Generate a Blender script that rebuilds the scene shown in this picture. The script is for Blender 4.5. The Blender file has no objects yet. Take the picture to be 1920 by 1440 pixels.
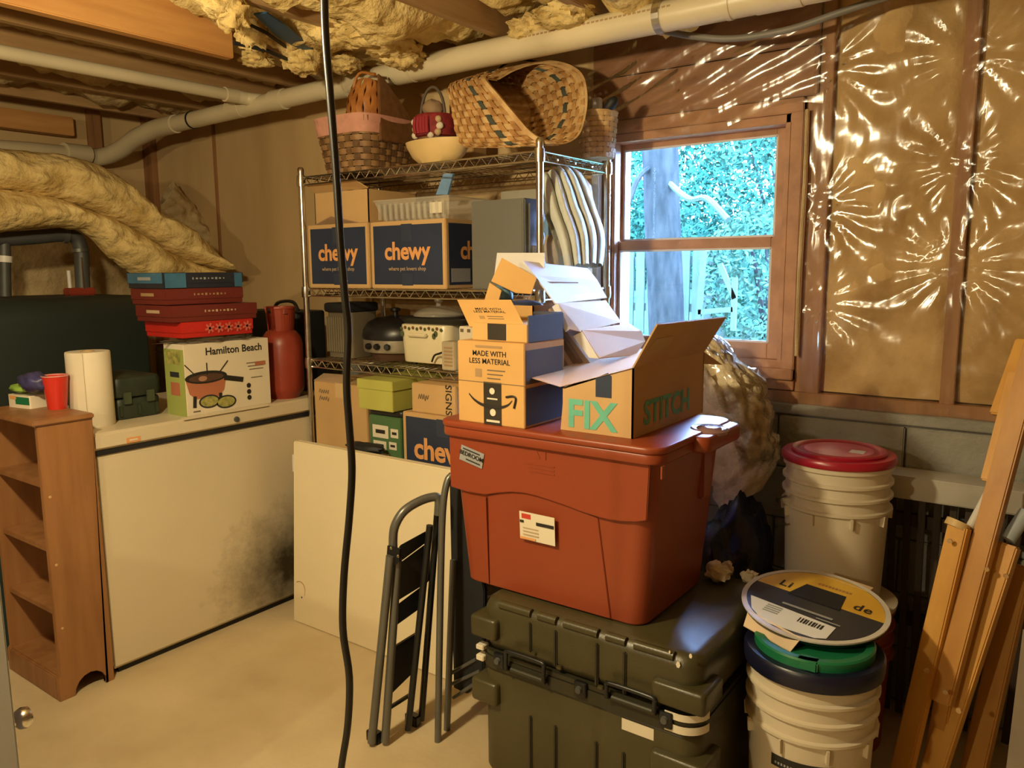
import bpy, bmesh, math, random
from mathutils import Vector, Matrix, noise
R = math.radians
random.seed(7)
S = bpy.context.scene
COL = S.collection

# ---------------------------------------------------------------- camera
F_PX, YAW, PITCH, ROLL, CAMH = 1480.0, R(36.005), R(8.266), R(-0.435), 1.42
fw = Vector((-math.sin(YAW)*math.cos(PITCH), math.cos(YAW)*math.cos(PITCH), -math.sin(PITCH)))
rt0 = Vector((math.cos(YAW), math.sin(YAW), 0)); up0 = rt0.cross(fw)
rt = math.cos(ROLL)*rt0 + math.sin(ROLL)*up0; up = -math.sin(ROLL)*rt0 + math.cos(ROLL)*up0
cd = bpy.data.cameras.new('camera'); cam = bpy.data.objects.new('camera', cd); COL.objects.link(cam)
cd.sensor_width = 36; cd.lens = F_PX/1920*36; cd.clip_start = .05
m = Matrix((rt, up, -fw)).transposed().to_4x4(); m.translation = (0, 0, CAMH); cam.matrix_world = m
S.camera = cam

# ---------------------------------------------------------------- light and exposure
S.view_settings.view_transform = 'Standard'; S.view_settings.look = 'None'
S.view_settings.gamma = 1; S.view_settings.use_curve_mapping = False
S.view_settings.exposure = 0.12
w = bpy.data.worlds.new('daylight'); S.world = w; w.use_nodes = True
bg = w.node_tree.nodes['Background']; bg.inputs[0].default_value = (.30, .50, 1.0, 1); bg.inputs[1].default_value = 110.0
BULBS = [((-1.45, .38, 2.02), 112), ((-1.3, -1.5, 1.96), 85)]  # second lamp is unseen, added behind the viewer as fill
BULB_COL = (1.0, .82, .48)

# ---------------------------------------------------------------- pixel -> place helpers
def ray(x, y): return (x-960)/F_PX*rt - (y-720)/F_PX*up + fw
O = Vector((0, 0, CAMH))
def PZ(x, y, z): d = ray(x, y); return O + d*((z-CAMH)/d.z)
def PY(x, y, Y): d = ray(x, y); return O + d*(Y/d.y)
def PX(x, y, X): d = ray(x, y); return O + d*(X/d.x)
def PD(x, y, p):                       # on the upright plane through p that faces the viewer
    d = ray(x, y); n = Vector((p[0], p[1], 0)); return O + d*(((Vector(p)-O).dot(n))/d.dot(n))

# ---------------------------------------------------------------- materials
MATS = {}
def mat(name, col, rough=.6, metal=0., var=.12, scale=6., bump=0., bscale=40., col2=None, stretch=(1,1,1), spec=.5, detail=4., lo=.35, hi=.65, alpha=1., trans=0.):
    if name in MATS: return MATS[name]
    M = bpy.data.materials.new(name); M.use_nodes = True; MATS[name] = M
    nt = M.node_tree; N = nt.nodes; L = nt.links; b = N['Principled BSDF']
    b.inputs['Roughness'].default_value = rough; b.inputs['Metallic'].default_value = metal
    b.inputs['Specular IOR Level'].default_value = spec
    if alpha < 1: b.inputs['Alpha'].default_value = alpha
    if trans: b.inputs['Transmission Weight'].default_value = trans
    tc = N.new('ShaderNodeTexCoord'); mp = N.new('ShaderNodeMapping'); mp.inputs['Scale'].default_value = stretch
    L.new(tc.outputs['Object'], mp.inputs[0])
    nz = N.new('ShaderNodeTexNoise'); nz.inputs['Scale'].default_value = scale; nz.inputs['Detail'].default_value = detail
    L.new(mp.outputs[0], nz.inputs['Vector'])
    cr = N.new('ShaderNodeValToRGB'); cr.color_ramp.elements[0].position = lo; cr.color_ramp.elements[1].position = hi
    c2 = col2 or tuple(max(0, c*(1-2*var)) for c in col)
    cr.color_ramp.elements[0].color = (*c2, 1); cr.color_ramp.elements[1].color = (*col, 1)
    L.new(nz.outputs['Fac'], cr.inputs[0]); L.new(cr.outputs[0], b.inputs['Base Color'])
    if bump:
        n2 = N.new('ShaderNodeTexNoise'); n2.inputs['Scale'].default_value = bscale; n2.inputs['Detail'].default_value = 5
        L.new(mp.outputs[0], n2.inputs['Vector'])
        bp = N.new('ShaderNodeBump'); bp.inputs['Strength'].default_value = bump; bp.inputs['Distance'].default_value = .02
        L.new(n2.outputs['Fac'], bp.inputs['Height']); L.new(bp.outputs[0], b.inputs['Normal'])
    return M
def wood(name, col, col2, scale=3., stretch=(1,12,12), rough=.55, bump=.08):
    return mat(name, col, rough, col2=col2, scale=scale, stretch=stretch, bump=bump, bscale=scale*4, detail=6, lo=.3, hi=.7)

concrete = mat('concrete_floor', (.58,.47,.29), .75, col2=(.41,.31,.17), scale=1.7, bump=.12, bscale=30, detail=8, lo=.3, hi=.62)
block_m = mat('concrete_block', (.34,.33,.29), .85, col2=(.24,.235,.2), scale=5, bump=.25, bscale=60, detail=7)
mortar_m = mat('mortar', (.2,.19,.17), .9)
ply = mat('plywood', (.70,.50,.25), .7, col2=(.48,.32,.15), scale=1.6, stretch=(1.6,1,.35), bump=.05, bscale=20, detail=7, lo=.3, hi=.7)
stud_m = wood('stud_wood', (.40,.20,.085), (.25,.115,.045), 2.2, (9,9,1))
header_m = wood('header_wood', (.36,.17,.075), (.22,.095,.04), 2.2, (1,9,9))
beam_m = wood('beam_wood', (.62,.32,.10), (.46,.21,.06), 2.2, (9,1,9))
joist_m = wood('joist_wood', (.46,.29,.13), (.3,.17,.07), 2.2, (9,1,9))
win_m = wood('window_wood', (.46,.22,.095), (.30,.13,.05), 3, (4,4,4))
insul = mat('fiberglass', (.78,.60,.27), .95, col2=(.52,.36,.13), scale=9, bump=.9, bscale=26, detail=7, lo=.3, hi=.62, spec=.1)
insul_d = mat('fiberglass_dusty', (.60,.46,.25), .95, col2=(.38,.27,.13), scale=6, bump=.8, bscale=22, detail=7, lo=.3, hi=.65, spec=.1)
insul_w = mat('fiberglass_wall', (.70,.50,.25), .95, col2=(.42,.26,.10), scale=4.0, bump=.5, bscale=14, detail=6, lo=.32, hi=.68, spec=.1)
insul_p = mat('fiberglass_pale', (.84,.76,.58), .9, col2=(.6,.49,.32), scale=9, bump=.9, bscale=30, detail=7, lo=.3, hi=.65, spec=.1)
pvc = mat('pvc', (.70,.60,.40), .35, var=.06, scale=3)
pvc_w = mat('pvc_white', (.75,.73,.68), .4, var=.05)
steel_pipe = mat('steel_pipe', (.10,.105,.10), .5, .3, var=.15)
white_en = mat('freezer_enamel', (.66,.57,.40), .38, var=.03, scale=2)
panel_m = mat('offwhite_panel', (.78,.68,.46), .55, var=.03, scale=2)
shelf_wood = wood('shelf_wood', (.35,.165,.062), (.25,.11,.038), 2.5, (8,8,1), .45, .03)
card = mat('cardboard', (.58,.37,.16), .75, var=.06, scale=5)
card_o = mat('cardboard_orange', (.62,.36,.12), .75, var=.05, scale=5)
card_g = mat('cardboard_greyed', (.36,.29,.25), .75, var=.06, scale=5)
card_w = mat('cardboard_white', (.68,.66,.66), .7, var=.04, scale=5)
card_in = mat('cardboard_inside', (.42,.28,.16), .8, var=.06)
tape_m = mat('packing_tape', (.62,.44,.22), .25, var=.03)
navy = mat('navy_print', (.022,.035,.075), .55, var=.1)
navy_tape = mat('navy_print_tape', (.035,.05,.09), .35, var=.1)
orange_ink = mat('orange_ink', (.72,.34,.12), .6, var=.02)
tan_ink = mat('tan_ink', (.5,.36,.22), .6, var=.02)
ink = mat('black_ink', (.018,.016,.014), .6, var=.05)
grey_ink = mat('grey_ink', (.16,.12,.08), .6, var=.05)
faint_ink = mat('faint_ink', (.38,.24,.11), .6, var=.05)
white_ink = mat('white_ink', (.78,.74,.66), .6, var=.02)
teal_ink = mat('teal_ink', (.14,.50,.36), .7, var=.08, scale=20)
chrome = mat('chrome', (.75,.74,.70), .22, 1., var=.1, scale=30)
black_pl = mat('black_plastic', (.012,.013,.014), .35, var=.2)
black_mt = mat('black_matte', (.012,.013,.016), .6, var=.2)
grey_tube = mat('grey_tube', (.16,.16,.145), .35, .5, var=.08)
tote_m = mat('tote_plastic', (.27,.052,.018), .38, var=.05, scale=2)
olive = mat('olive_plastic', (.064,.055,.022), .36, var=.12, scale=3, bump=.05, bscale=180)
olive_d = mat('olive_dark_band', (.03,.028,.014), .5, var=.12)
label_w = mat('white_label', (.72,.66,.52), .5, var=.03)
label_g = mat('grey_label', (.30,.31,.32), .5, var=.03)
red_ink = mat('red_ink', (.55,.05,.03), .5, var=.03)
bucket_m = mat('bucket_plastic', (.66,.58,.43), .42, var=.04, scale=3)
red_pl = mat('red_plastic', (.36,.012,.03), .3, var=.05)
pink_pl = mat('red_plastic_scuffed', (.60,.10,.14), .35, col2=(.45,.04,.08), scale=14)
blue_pl = mat('dark_blue_plastic', (.008,.010,.030), .35, var=.1)
green_pl = mat('green_plastic', (.012,.17,.07), .35, var=.05)
wicker = mat('wicker', (.50,.27,.09), .6, col2=(.30,.14,.04), scale=18)
wicker_l = mat('wicker_light', (.62,.42,.2), .6, col2=(.42,.24,.09), scale=18)
wicker_d = mat('wicker_dark', (.20,.11,.045), .6, col2=(.1,.05,.02), scale=18)
wicker_o = mat('wicker_orange', (.50,.20,.045), .5, col2=(.32,.11,.025), scale=16)
wicker_gr = mat('wicker_green_strip', (.06,.075,.06), .6, var=.1)
pink_cl = mat('pink_cloth', (.62,.30,.22), .85, var=.08, scale=30)
bowl_m = mat('pale_wood_bowl', (.70,.50,.22), .5, var=.08, scale=8)
oak = wood('honey_oak', (.70,.38,.08), (.57,.28,.05), 2.5, (6,6,1), .4, .02)
oak_d = wood('honey_oak_dark', (.56,.28,.055), (.44,.20,.035), 2.5, (6,6,1), .4, .02)
dkwood = wood('dark_slat', (.06,.038,.022), (.03,.018,.01), 3, (8,8,1), .7, .05)
tank_g = mat('tank_green', (.022,.034,.028), .55, var=.15, scale=2)
crate_g = mat('green_crate', (.03,.042,.025), .5, col2=(.016,.024,.015), scale=8)
red_mt = mat('red_enamel', (.30,.042,.02), .4, var=.15, scale=6)
game_r = mat('game_box_darkred', (.15,.021,.014), .45, var=.06)
game_rb = mat('game_box_red_end', (.15,.021,.014), .45, var=.06)
snow_r = mat('game_box_red', (.52,.02,.012), .45, var=.05)
game_b = mat('game_box_blue', (.05,.16,.28), .4, var=.15, scale=12)
game_n = mat('game_box_navy', (.02,.025,.04), .4, var=.1)
white_p = mat('white_paper', (.74,.66,.50), .8, var=.04)
lime_p = mat('lime_print', (.34,.40,.10), .6, var=.06)
lime_m = mat('lime_box', (.46,.46,.10), .55, var=.05)
copper = mat('copper_pan', (.48,.17,.09), .4, var=.1)
salad = mat('food_print', (.45,.40,.12), .6, col2=(.2,.22,.05), scale=60)
cup_r = mat('red_cup', (.62,.035,.02), .3, var=.03)
grey_mt = mat('grey_cabinet', (.14,.138,.118), .5, var=.05, scale=3)
quilt_m = mat('quilt_cotton', (.62,.64,.58), .9, var=.06, scale=10, bump=.2, bscale=60)
blue_cl = mat('blue_cloth', (.20,.36,.62), .85, var=.1, scale=20)
beige_cl = mat('beige_cloth', (.42,.36,.28), .85, var=.1, scale=20)
cream_mt = mat('cream_enamel', (.74,.66,.44), .3, var=.03)
clear_pl = mat('clear_plastic', (.7,.66,.55), .12, var=.05, alpha=.28)
smoke_pl = mat('smoke_plastic', (.30,.27,.2), .15, var=.2, alpha=.45)
gar_bag = mat('blue_black_bag', (.012,.018,.045), .3, var=.2, bump=.5, bscale=14)
yellow_p = mat('yellow_print', (.72,.46,.05), .4, col2=(.6,.33,.03), scale=5)
paper_w = mat('paper_white', (.74,.76,.78), .5, var=.03)
dark_print = mat('dark_print', (.03,.033,.042), .3, var=.1)
cab_m = mat('grey_door_paint', (.30,.29,.25), .5, var=.03)
cord_m = mat('cord_rubber', (.012,.011,.010), .3, var=.1)
bark = mat('bark', (.021,.024,.022), .9, col2=(.012,.015,.014), scale=10, stretch=(2,2,.5), bump=.6, bscale=16, spec=0.)
leaf = mat('leaf', (.022,.076,.048), .7, col2=(.007,.038,.025), scale=1.5, spec=0.)
leaf_l = mat('leaf_light', (.045,.10,.062), .7, col2=(.022,.065,.042), scale=1.5, spec=0.)
lawn = mat('lawn', (.03,.066,.042), .95, col2=(.018,.043,.028), scale=3, bump=.5, spec=0.)
fence_m = mat('weathered_fence', (.042,.066,.05), .85, var=.1, scale=5, spec=0.)
blue_tarp = mat('blue_tarp', (.02,.09,.20), .45, var=.1)

def node_mat(name):
    M = bpy.data.materials.new(name); M.use_nodes = True; MATS[name] = M
    M.node_tree.nodes.clear(); return M, M.node_tree.nodes, M.node_tree.links
# clear poly sheeting: see-through with wrinkled gloss
poly, N, L = node_mat('poly_sheeting')
out = N.new('ShaderNodeOutputMaterial'); tr = N.new('ShaderNodeBsdfTransparent'); gl = N.new('ShaderNodeBsdfGlossy'); mx = N.new('ShaderNodeMixShader')
tr.inputs[0].default_value = (.93,.92,.90,1); gl.inputs['Roughness'].default_value = .16; gl.inputs['Color'].default_value = (1,1,1,1)
fr = N.new('ShaderNodeFresnel'); fr.inputs[0].default_value = 1.5
ad = N.new('ShaderNodeMath'); ad.operation = 'MULTIPLY_ADD'; ad.inputs[1].default_value = 1.1; ad.inputs[2].default_value = .02
tc = N.new('ShaderNodeTexCoord'); mp = N.new('ShaderNodeMapping'); mp.inputs['Rotation'].default_value = (0, R(25), 0); mp.inputs['Scale'].default_value = (1, 1, .45)
nz = N.new('ShaderNodeTexNoise'); nz.inputs['Scale'].default_value = 7; nz.inputs['Detail'].default_value = 2.5; nz.inputs['Distortion'].default_value = .6
bp = N.new('ShaderNodeBump'); bp.inputs['Strength'].default_value = .35; bp.inputs['Distance'].default_value = .03
L.new(tc.outputs['Object'], mp.inputs[0]); L.new(mp.outputs[0], nz.inputs['Vector']); L.new(nz.outputs['Fac'], bp.inputs['Height'])
L.new(bp.outputs[0], gl.inputs['Normal']); L.new(bp.outputs[0], fr.inputs['Normal']); L.new(fr.outputs[0], ad.inputs[0]); L.new(ad.outputs[0], mx.inputs[0])
L.new(tr.outputs[0], mx.inputs[1]); L.new(gl.outputs[0], mx.inputs[2]); L.new(mx.outputs[0], out.inputs[0])
glass, N, L = node_mat('window_glass')
out = N.new('ShaderNodeOutputMaterial'); tr = N.new('ShaderNodeBsdfTransparent'); gl = N.new('ShaderNodeBsdfGlossy'); mx = N.new('ShaderNodeMixShader')
gl.inputs['Roughness'].default_value = .03; fr = N.new('ShaderNodeFresnel'); fr.inputs[0].default_value = 1.45
nz = N.new('ShaderNodeTexNoise'); nz.inputs['Scale'].default_value = 8
L.new(fr.outputs[0], mx.inputs[0]); L.new(tr.outputs[0], mx.inputs[1]); L.new(gl.outputs[0], mx.inputs[2]); L.new(mx.outputs[0], out.inputs[0])
bulb_m, N, L = node_mat('bulb_glow')
out = N.new('ShaderNodeOutputMaterial'); em = N.new('ShaderNodeEmission'); em.inputs[0].default_value = (*BULB_COL, 1); em.inputs[1].default_value = 12; L.new(em.outputs[0], out.inputs[0])
# freezer front: enamel with sooty mildew in the lower far corner
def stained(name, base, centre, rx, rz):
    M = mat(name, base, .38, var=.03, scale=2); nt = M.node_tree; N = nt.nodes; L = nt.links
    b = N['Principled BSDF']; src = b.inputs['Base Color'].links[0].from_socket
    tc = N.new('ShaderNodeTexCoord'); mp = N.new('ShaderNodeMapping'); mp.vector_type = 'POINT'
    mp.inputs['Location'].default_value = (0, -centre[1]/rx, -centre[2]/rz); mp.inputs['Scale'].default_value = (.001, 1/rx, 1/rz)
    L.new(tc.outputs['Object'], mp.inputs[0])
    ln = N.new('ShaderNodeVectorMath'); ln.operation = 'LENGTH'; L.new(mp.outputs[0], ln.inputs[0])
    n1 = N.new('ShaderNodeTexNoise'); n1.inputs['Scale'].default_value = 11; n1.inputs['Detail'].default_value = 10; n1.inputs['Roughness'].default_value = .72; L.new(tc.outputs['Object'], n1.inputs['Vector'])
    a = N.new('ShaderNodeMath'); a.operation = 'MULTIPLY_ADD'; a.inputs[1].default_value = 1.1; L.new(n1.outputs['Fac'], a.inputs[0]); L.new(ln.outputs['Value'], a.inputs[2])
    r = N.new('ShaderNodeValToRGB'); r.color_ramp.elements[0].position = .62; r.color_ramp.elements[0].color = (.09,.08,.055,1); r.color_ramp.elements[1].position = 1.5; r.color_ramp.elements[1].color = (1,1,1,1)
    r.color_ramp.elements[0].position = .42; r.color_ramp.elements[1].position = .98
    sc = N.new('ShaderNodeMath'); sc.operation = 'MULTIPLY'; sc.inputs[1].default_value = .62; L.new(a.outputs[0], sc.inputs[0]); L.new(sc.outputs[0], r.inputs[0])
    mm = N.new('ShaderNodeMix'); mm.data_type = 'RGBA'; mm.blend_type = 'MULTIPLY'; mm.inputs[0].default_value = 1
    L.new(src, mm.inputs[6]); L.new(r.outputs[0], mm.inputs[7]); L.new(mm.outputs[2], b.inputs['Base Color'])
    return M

# ---------------------------------------------------------------- mesh builder
def rootloc(o):
    v = Vector((0,0,0))
    while o is not None: v += o.location; o = o.parent
    return v
class MB:
    def __init__(s): s.v = []; s.f = []
    def add(s, vs, fs):
        n = len(s.v); s.v += [Vector(p) for p in vs]; s.f += [tuple(i+n for i in q) for q in fs]; return s
    def box(s, x0, x1, y0, y1, z0, z1):
        return s.add([(x0,y0,z0),(x1,y0,z0),(x1,y1,z0),(x0,y1,z0),(x0,y0,z1),(x1,y0,z1),(x1,y1,z1),(x0,y1,z1)],
                     [(0,3,2,1),(4,5,6,7),(0,1,5,4),(1,2,6,5),(2,3,7,6),(3,0,4,7)])
    def hexa(s, p):                       # 8 points: bottom ring then top ring
        return s.add(p, [(0,3,2,1),(4,5,6,7),(0,1,5,4),(1,2,6,5),(2,3,7,6),(3,0,4,7)])
    def prism(s, poly, vec):
        n = len(poly); vec = Vector(vec); a = [Vector(p) for p in poly]
        return s.add(a + [p+vec for p in a], [tuple(range(n))[::-1], tuple(range(n, 2*n))] + [(i, (i+1)%n, n+(i+1)%n, n+i) for i in range(n)])
    def bar(s, p0, p1, w_, t_, side):     # rectangular bar; side = direction of the width
        p0, p1, side = Vector(p0), Vector(p1), Vector(side); d = (p1-p0).normalized()
        side = (side - d*side.dot(d)).normalized(); t = d.cross(side)
        q = [side*w_/2*a + t*t_/2*b for a, b in ((-1,-1),(1,-1),(1,1),(-1,1))]
        return s.hexa([p0+k for k in q] + [p1+k for k in q])
    def tube(s, pts, r, n=8, closed=False):
        pts = [Vector(p) for p in pts]; k = len(pts); rr = r if isinstance(r, (list, tuple)) else [r]*k
        base = len(s.v); prev = None
        for i, p in enumerate(pts):
            if closed: d = pts[(i+1)%k] - pts[i-1]
            else: d = pts[min(i+1,k-1)] - pts[max(i-1,0)]
            d = d.normalized() if d.length > 1e-9 else Vector((0,0,1))
            if prev is None:
                a = d.cross(Vector((0,0,1)));
                if a.length < .05: a = d.cross(Vector((1,0,0)))
            else: a = prev - d*prev.dot(d)
            a.normalize(); prev = a; b = d.cross(a)
            for j in range(n): t = 2*math.pi*j/n; s.v.append(p + (a*math.cos(t) + b*math.sin(t))*rr[i])
        for i in range(k if closed else k-1):
            for j in range(n):
                a0 = base+i*n; b0 = base+((i+1)%k)*n
                s.f.append((a0+j, a0+(j+1)%n, b0+(j+1)%n, b0+j))
        if not closed:
            s.f.append(tuple(base+j for j in range(n))[::-1]); s.f.append(tuple(base+(k-1)*n+j for j in range(n)))
        return s
    def lathe(s, prof, c, n=32, sx=1., sy=1., axis=None, cap=True):
        c = Vector(c); base = len(s.v); k = len(prof)
        q = Vector((0,0,1)).rotation_difference(Vector(axis)) if axis else None
        for r, z in prof:
            for j in range(n):
                t = 2*math.pi*j/n; v = Vector((r*math.cos(t)*sx, r*math.sin(t)*sy, z))
                if q: v = q @ v
                s.v.append(c+v)
        for i in range(k-1):
            for j in range(n): s.f.append((base+i*n+j, base+i*n+(j+1)%n, base+(i+1)*n+(j+1)%n, base+(i+1)*n+j))
        if cap:
            s.f.append(tuple(base+j for j in range(n))[::-1]); s.f.append(tuple(base+(k-1)*n+j for j in range(n)))
        return s
    def grid(s, fn, nu, nv, closeu=False, capv=False):
        base = len(s.v); cu = nu if closeu else nu+1
        for j in range(nv+1):
            for i in range(cu): s.v.append(Vector(fn(i/nu, j/nv)))
        for j in range(nv):
            for i in range(nu): s.f.append((base+j*cu+i, base+j*cu+(i+1)%cu, base+(j+1)*cu+(i+1)%cu, base+(j+1)*cu+i))
        if capv: s.f.append(tuple(base+i for i in range(cu))[::-1]); s.f.append(tuple(base+nv*cu+i for i in range(cu)))
        return s
    def rbox(s, x0, x1, y0, y1, z0, z1, r, n=4, taper=(0,0), rz=0):   # upright box with rounded vertical corners
        def ring(x0, x1, y0, y1, rr, z):
            o = []
            for cx, cy, a in ((x1-rr,y1-rr,0),(x0+rr,y1-rr,90),(x0+rr,y0+rr,180),(x1-rr,y0+rr,270)):
                for k in range(n+1): t = R(a+90*k/n); o.append((cx+rr*math.cos(t), cy+rr*math.sin(t), z))
            return o
        tx, ty = taper; m_ = 4*(n+1); base = len(s.v); e = rz
        lv = [(z0, tx, ty, 0)] if not e else [(z0, tx, ty, e), (z0+e*.3, tx, ty, e*.3), (z0+e, tx, ty, 0)]
        lv += [(z1, 0, 0, 0)] if not e else [(z1-e, 0, 0, 0), (z1-e*.3, 0, 0, e*.3), (z1, 0, 0, e)]
        for z, ax, ay, i in lv: s.v += [Vector(p) for p in ring(x0+ax+i, x1-ax-i, y0+ay+i, y1-ay-i, max(r-i*.5, .002), z)]
        for q in range(len(lv)-1):
            for j in range(m_): s.f.append((base+q*m_+j, base+q*m_+(j+1)%m_, base+(q+1)*m_+(j+1)%m_, base+(q+1)*m_+j))
        s.f.append(tuple(base+j for j in range(m_))[::-1]); s.f.append(tuple(base+(len(lv)-1)*m_+j for j in range(m_)))
        return s
    def xf(s, M_): s.v = [M_ @ p for p in s.v]; return s
    def build(s, name, material, parent=None, bevel=0., smooth=None, seg=2):
        off = rootloc(parent); me = bpy.data.meshes.new(name)
        me.from_pydata([tuple(p-off) for p in s.v], [], s.f)
        b = bmesh.new(); b.from_mesh(me); bmesh.ops.recalc_face_normals(b, faces=b.faces)
        if bevel:
            es = [e for e in b.edges if len(e.link_faces) == 2 and e.calc_face_angle(0) > R(35)]
            bmesh.ops.bevel(b, geom=es, offset=bevel, segments=seg, affect='EDGES', clamp_overlap=True)
            if smooth is None: smooth = 40
        b.to_mesh(me); b.free()
        if smooth is not None:
            me.shade_smooth(); me.set_sharp_from_angle(angle=R(smooth))
        me.materials.append(material)
        o = bpy.data.objects.new(name, me); COL.objects.link(o); o.parent = parent
        return o
def tag(o, label=None, cat=None, group=None, kind=None):
    if label: o['label'] = label
    if cat: o['category'] = cat
    if group: o['group'] = group
    if kind: o['kind'] = kind
    return o
def thing(name, label, cat, loc, group=None):
    o = bpy.data.objects.new(name, None); o.empty_display_size = .05; COL.objects.link(o); o.location = loc
    return tag(o, label, cat, group)
def struct(name, loc=None):
    o = bpy.data.objects.new(name, None); COL.objects.link(o); o['kind'] = 'structure'
    if loc: o.location = loc
    return o
def text(parent, s, org, right, upv, size, material, name='lettering', bold=0., lift=.0012, shear=0., spacing=1., align='CENTER'):
    cu = bpy.data.curves.new('t', 'FONT'); cu.body = s; cu.size = 1; cu.align_x = align; cu.align_y = 'CENTER'
    cu.offset = bold; cu.shear = shear; cu.space_character = spacing; cu.resolution_u = 3; cu.fill_mode = 'FRONT'
    o = bpy.data.objects.new('t', cu); COL.objects.link(o); bpy.context.view_layer.update()
    dg = bpy.context.evaluated_depsgraph_get(); me = bpy.data.meshes.new_from_object(o.evaluated_get(dg))
    bpy.data.objects.remove(o); bpy.data.curves.remove(cu)
    right, upv = Vector(right).normalized(), Vector(upv).normalized(); n = right.cross(upv); off = rootloc(parent); org = Vector(org)
    for v in me.vertices: v.co = org + right*v.co.x*size + upv*v.co.y*size + n*lift - off
    me.name = name; me.materials.clear(); me.materials.append(material)
    q = bpy.data.objects.new(name, me); COL.objects.link(q); q.parent = parent
    return q
def patch(parent, name, c, right, upv, w_, h_, material, lift=.001, th=.0006):
    right, upv, c = Vector(right).normalized(), Vector(upv).normalized(), Vector(c); n = right.cross(upv)
    p = [c+n*lift+right*a*w_/2+upv*b*h_/2 for a, b in ((-1,-1),(1,-1),(1,1),(-1,1))]
    return MB().prism(p, -n*th).build(name, material, parent)
def wob(p, sc, amp, seed=0.): return noise.noise(Vector(p)*sc + Vector((seed, seed*1.7, -seed)))*amp
def lump(name, material, parent, c, r, amp=.25, sc=6., nu=24, nv=14, seed=0.):
    c = Vector(c); r = Vector(r) if not isinstance(r, (int, float)) else Vector((r,)*3)
    def fn(u, v):
        t = 2*math.pi*u; ph = math.pi*(.02+.96*v); d = Vector((math.sin(ph)*math.cos(t), math.sin(ph)*math.sin(t), math.cos(ph)))
        k = 1 + amp*noise.fractal(d*sc*.35 + Vector((seed, seed*2, seed*3)), .8, 2.1, 4)
        return c + Vector((d.x*r.x, d.y*r.y, d.z*r.z))*k
    return MB().grid(fn, nu, nv, True, True).build(name, material, parent, smooth=60)
def lerp(a, b, t): return a + (b-a)*t
def poly_at(pts, t):                       # point on a polyline, t in 0..1 by index
    k = t*(len(pts)-1); i = min(int(k), len(pts)-2); return Vector(pts[i]).lerp(Vector(pts[i+1]), k-i)
def spline(pts, n):
    pts = [Vector(p) for p in pts]; P = [pts[0]*2-pts[1]] + pts + [pts[-1]*2-pts[-2]]; o = []
    for i in range(len(pts)-1):
        a, b, c, d = P[i:i+4]
        for k in range(n):
            t = k/n; o.append(.5*((2*b)+(c-a)*t+(2*a-5*b+4*c-d)*t*t+(3*b-a-3*c+d)*t**3))
    return o + [pts[-1]]
X3, Y3, Z3 = Vector((1,0,0)), Vector((0,1,0)), Vector((0,0,1))

# ================================================================ SETTING
XL, XR, YB, YN = -4.75, 3.6, 2.75, -4.4
floor = struct('floor'); MB().box(XL-.2, XR+.2, YN-.2, YB+.2, -.12, 0).build('slab', concrete, floor)
wl = struct('wall_left'); MB().box(XL-.15, XL, YN-.15, YB+.15, 0, 2.6).build('sheathing', ply, wl)
for k, y in enumerate((-.6,.0,.6,1.2,1.8,2.4,2.73)): MB().box(XL, XL+.09, y-.02, y+.02, 0, 2.5).build('stud', stud_m, wl)
wr = struct('wall_right'); MB().box(XR, XR+.15, YN-.15, YB+.15, 0, 2.6).build('sheathing', ply, wr)
wn = struct('wall_near'); MB().box(XL-.15, XR+.15, YN-.15, YN, 0, 2.6).build('sheathing', ply, wn)

# ceiling: subfloor, joists, sagging insulation
ce = struct('ceiling'); MB().box(XL-.15, XR+.15, YN-.15, YB+.2, 2.52, 2.6).build('subfloor', joist_m, ce)
JX = [-4.30,-3.89,-3.48,-3.07,-2.66,-2.25,-1.84,-1.43,-1.02,-.61,-.20,.21,.62,1.03,1.44,1.85,2.26,2.67,3.08,3.49]
for x in JX: MB().box(x-.02, x+.02, YN, 2.72, 2.27, 2.52).build('joist', joist_m, ce, bevel=.003)
MB().box(-2.655, -2.61, -.4, 1.87, 2.195, 2.34).build('beam', beam_m, ce, bevel=.004)
MB().box(-4.80+.1, -4.62, .6, 2.25, 2.17, 2.27).build('beam', beam_m, ce, bevel=.004)
for i in range(len(JX)-1):
    x0, x1 = JX[i]+.022, JX[i+1]-.022; sag = [.08,.07,.0,.08,.12,.13,.09,.10,.08,.07,.06,.05,.05,.05,.05,.05,.05,.05,.05,.05][i]
    y0 = .5 if i < 11 else -1.5; nv = 90 if i < 11 else 40
    def fn(u, v, x0=x0, x1=x1, sag=sag, i=i, y0=y0):
        x = lerp(x0, x1, u); y = lerp(y0, 2.70, v); e = math.sin(math.pi*u)**.6
        z = 2.36 - sag*e*(.6+.4*math.sin(y*3.1+i*1.7)) + .10*(.25 if i == 2 else .7 if i < 4 else 1)*noise.fractal(Vector((x*5, y*3.2, i*3.)), .9, 2.1, 4)*e + .02*noise.noise(Vector((x*22, y*22, i)))
        return (x, y, min(z, 2.50))
    MB().grid(fn, 12, nv).build('insulation_batt', insul if 3 < i < 9 else insul_d, ce, smooth=70)
# torn tufts of fibre between the joists
for k, (px, py, z, r) in enumerate([(435,25,2.22,(.05,.05,.05)),(420,10,2.24,(.05,.08,.04)),(470,60,2.25,(.05,.06,.05)),(755,100,2.24,(.08,.08,.05)),(730,80,2.26,(.09,.10,.05)),(565,110,2.22,(.07,.08,.05)),(540,75,2.27,(.05,.09,.04)),(690,60,2.27,(.12,.1,.05)),(620,60,2.28,(.1,.12,.05)),(1000,55,2.27,(.08,.1,.04)),(1060,30,2.27,(.1,.1,.04)),(650,120,2.23,(.05,.06,.03)),(480,110,2.23,(.06,.06,.03))]):
    lump('insulation_tuft', insul, ce, PZ(px, py, z), r, .40, 5.5, 30, 20, seed=k*3.3)

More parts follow.
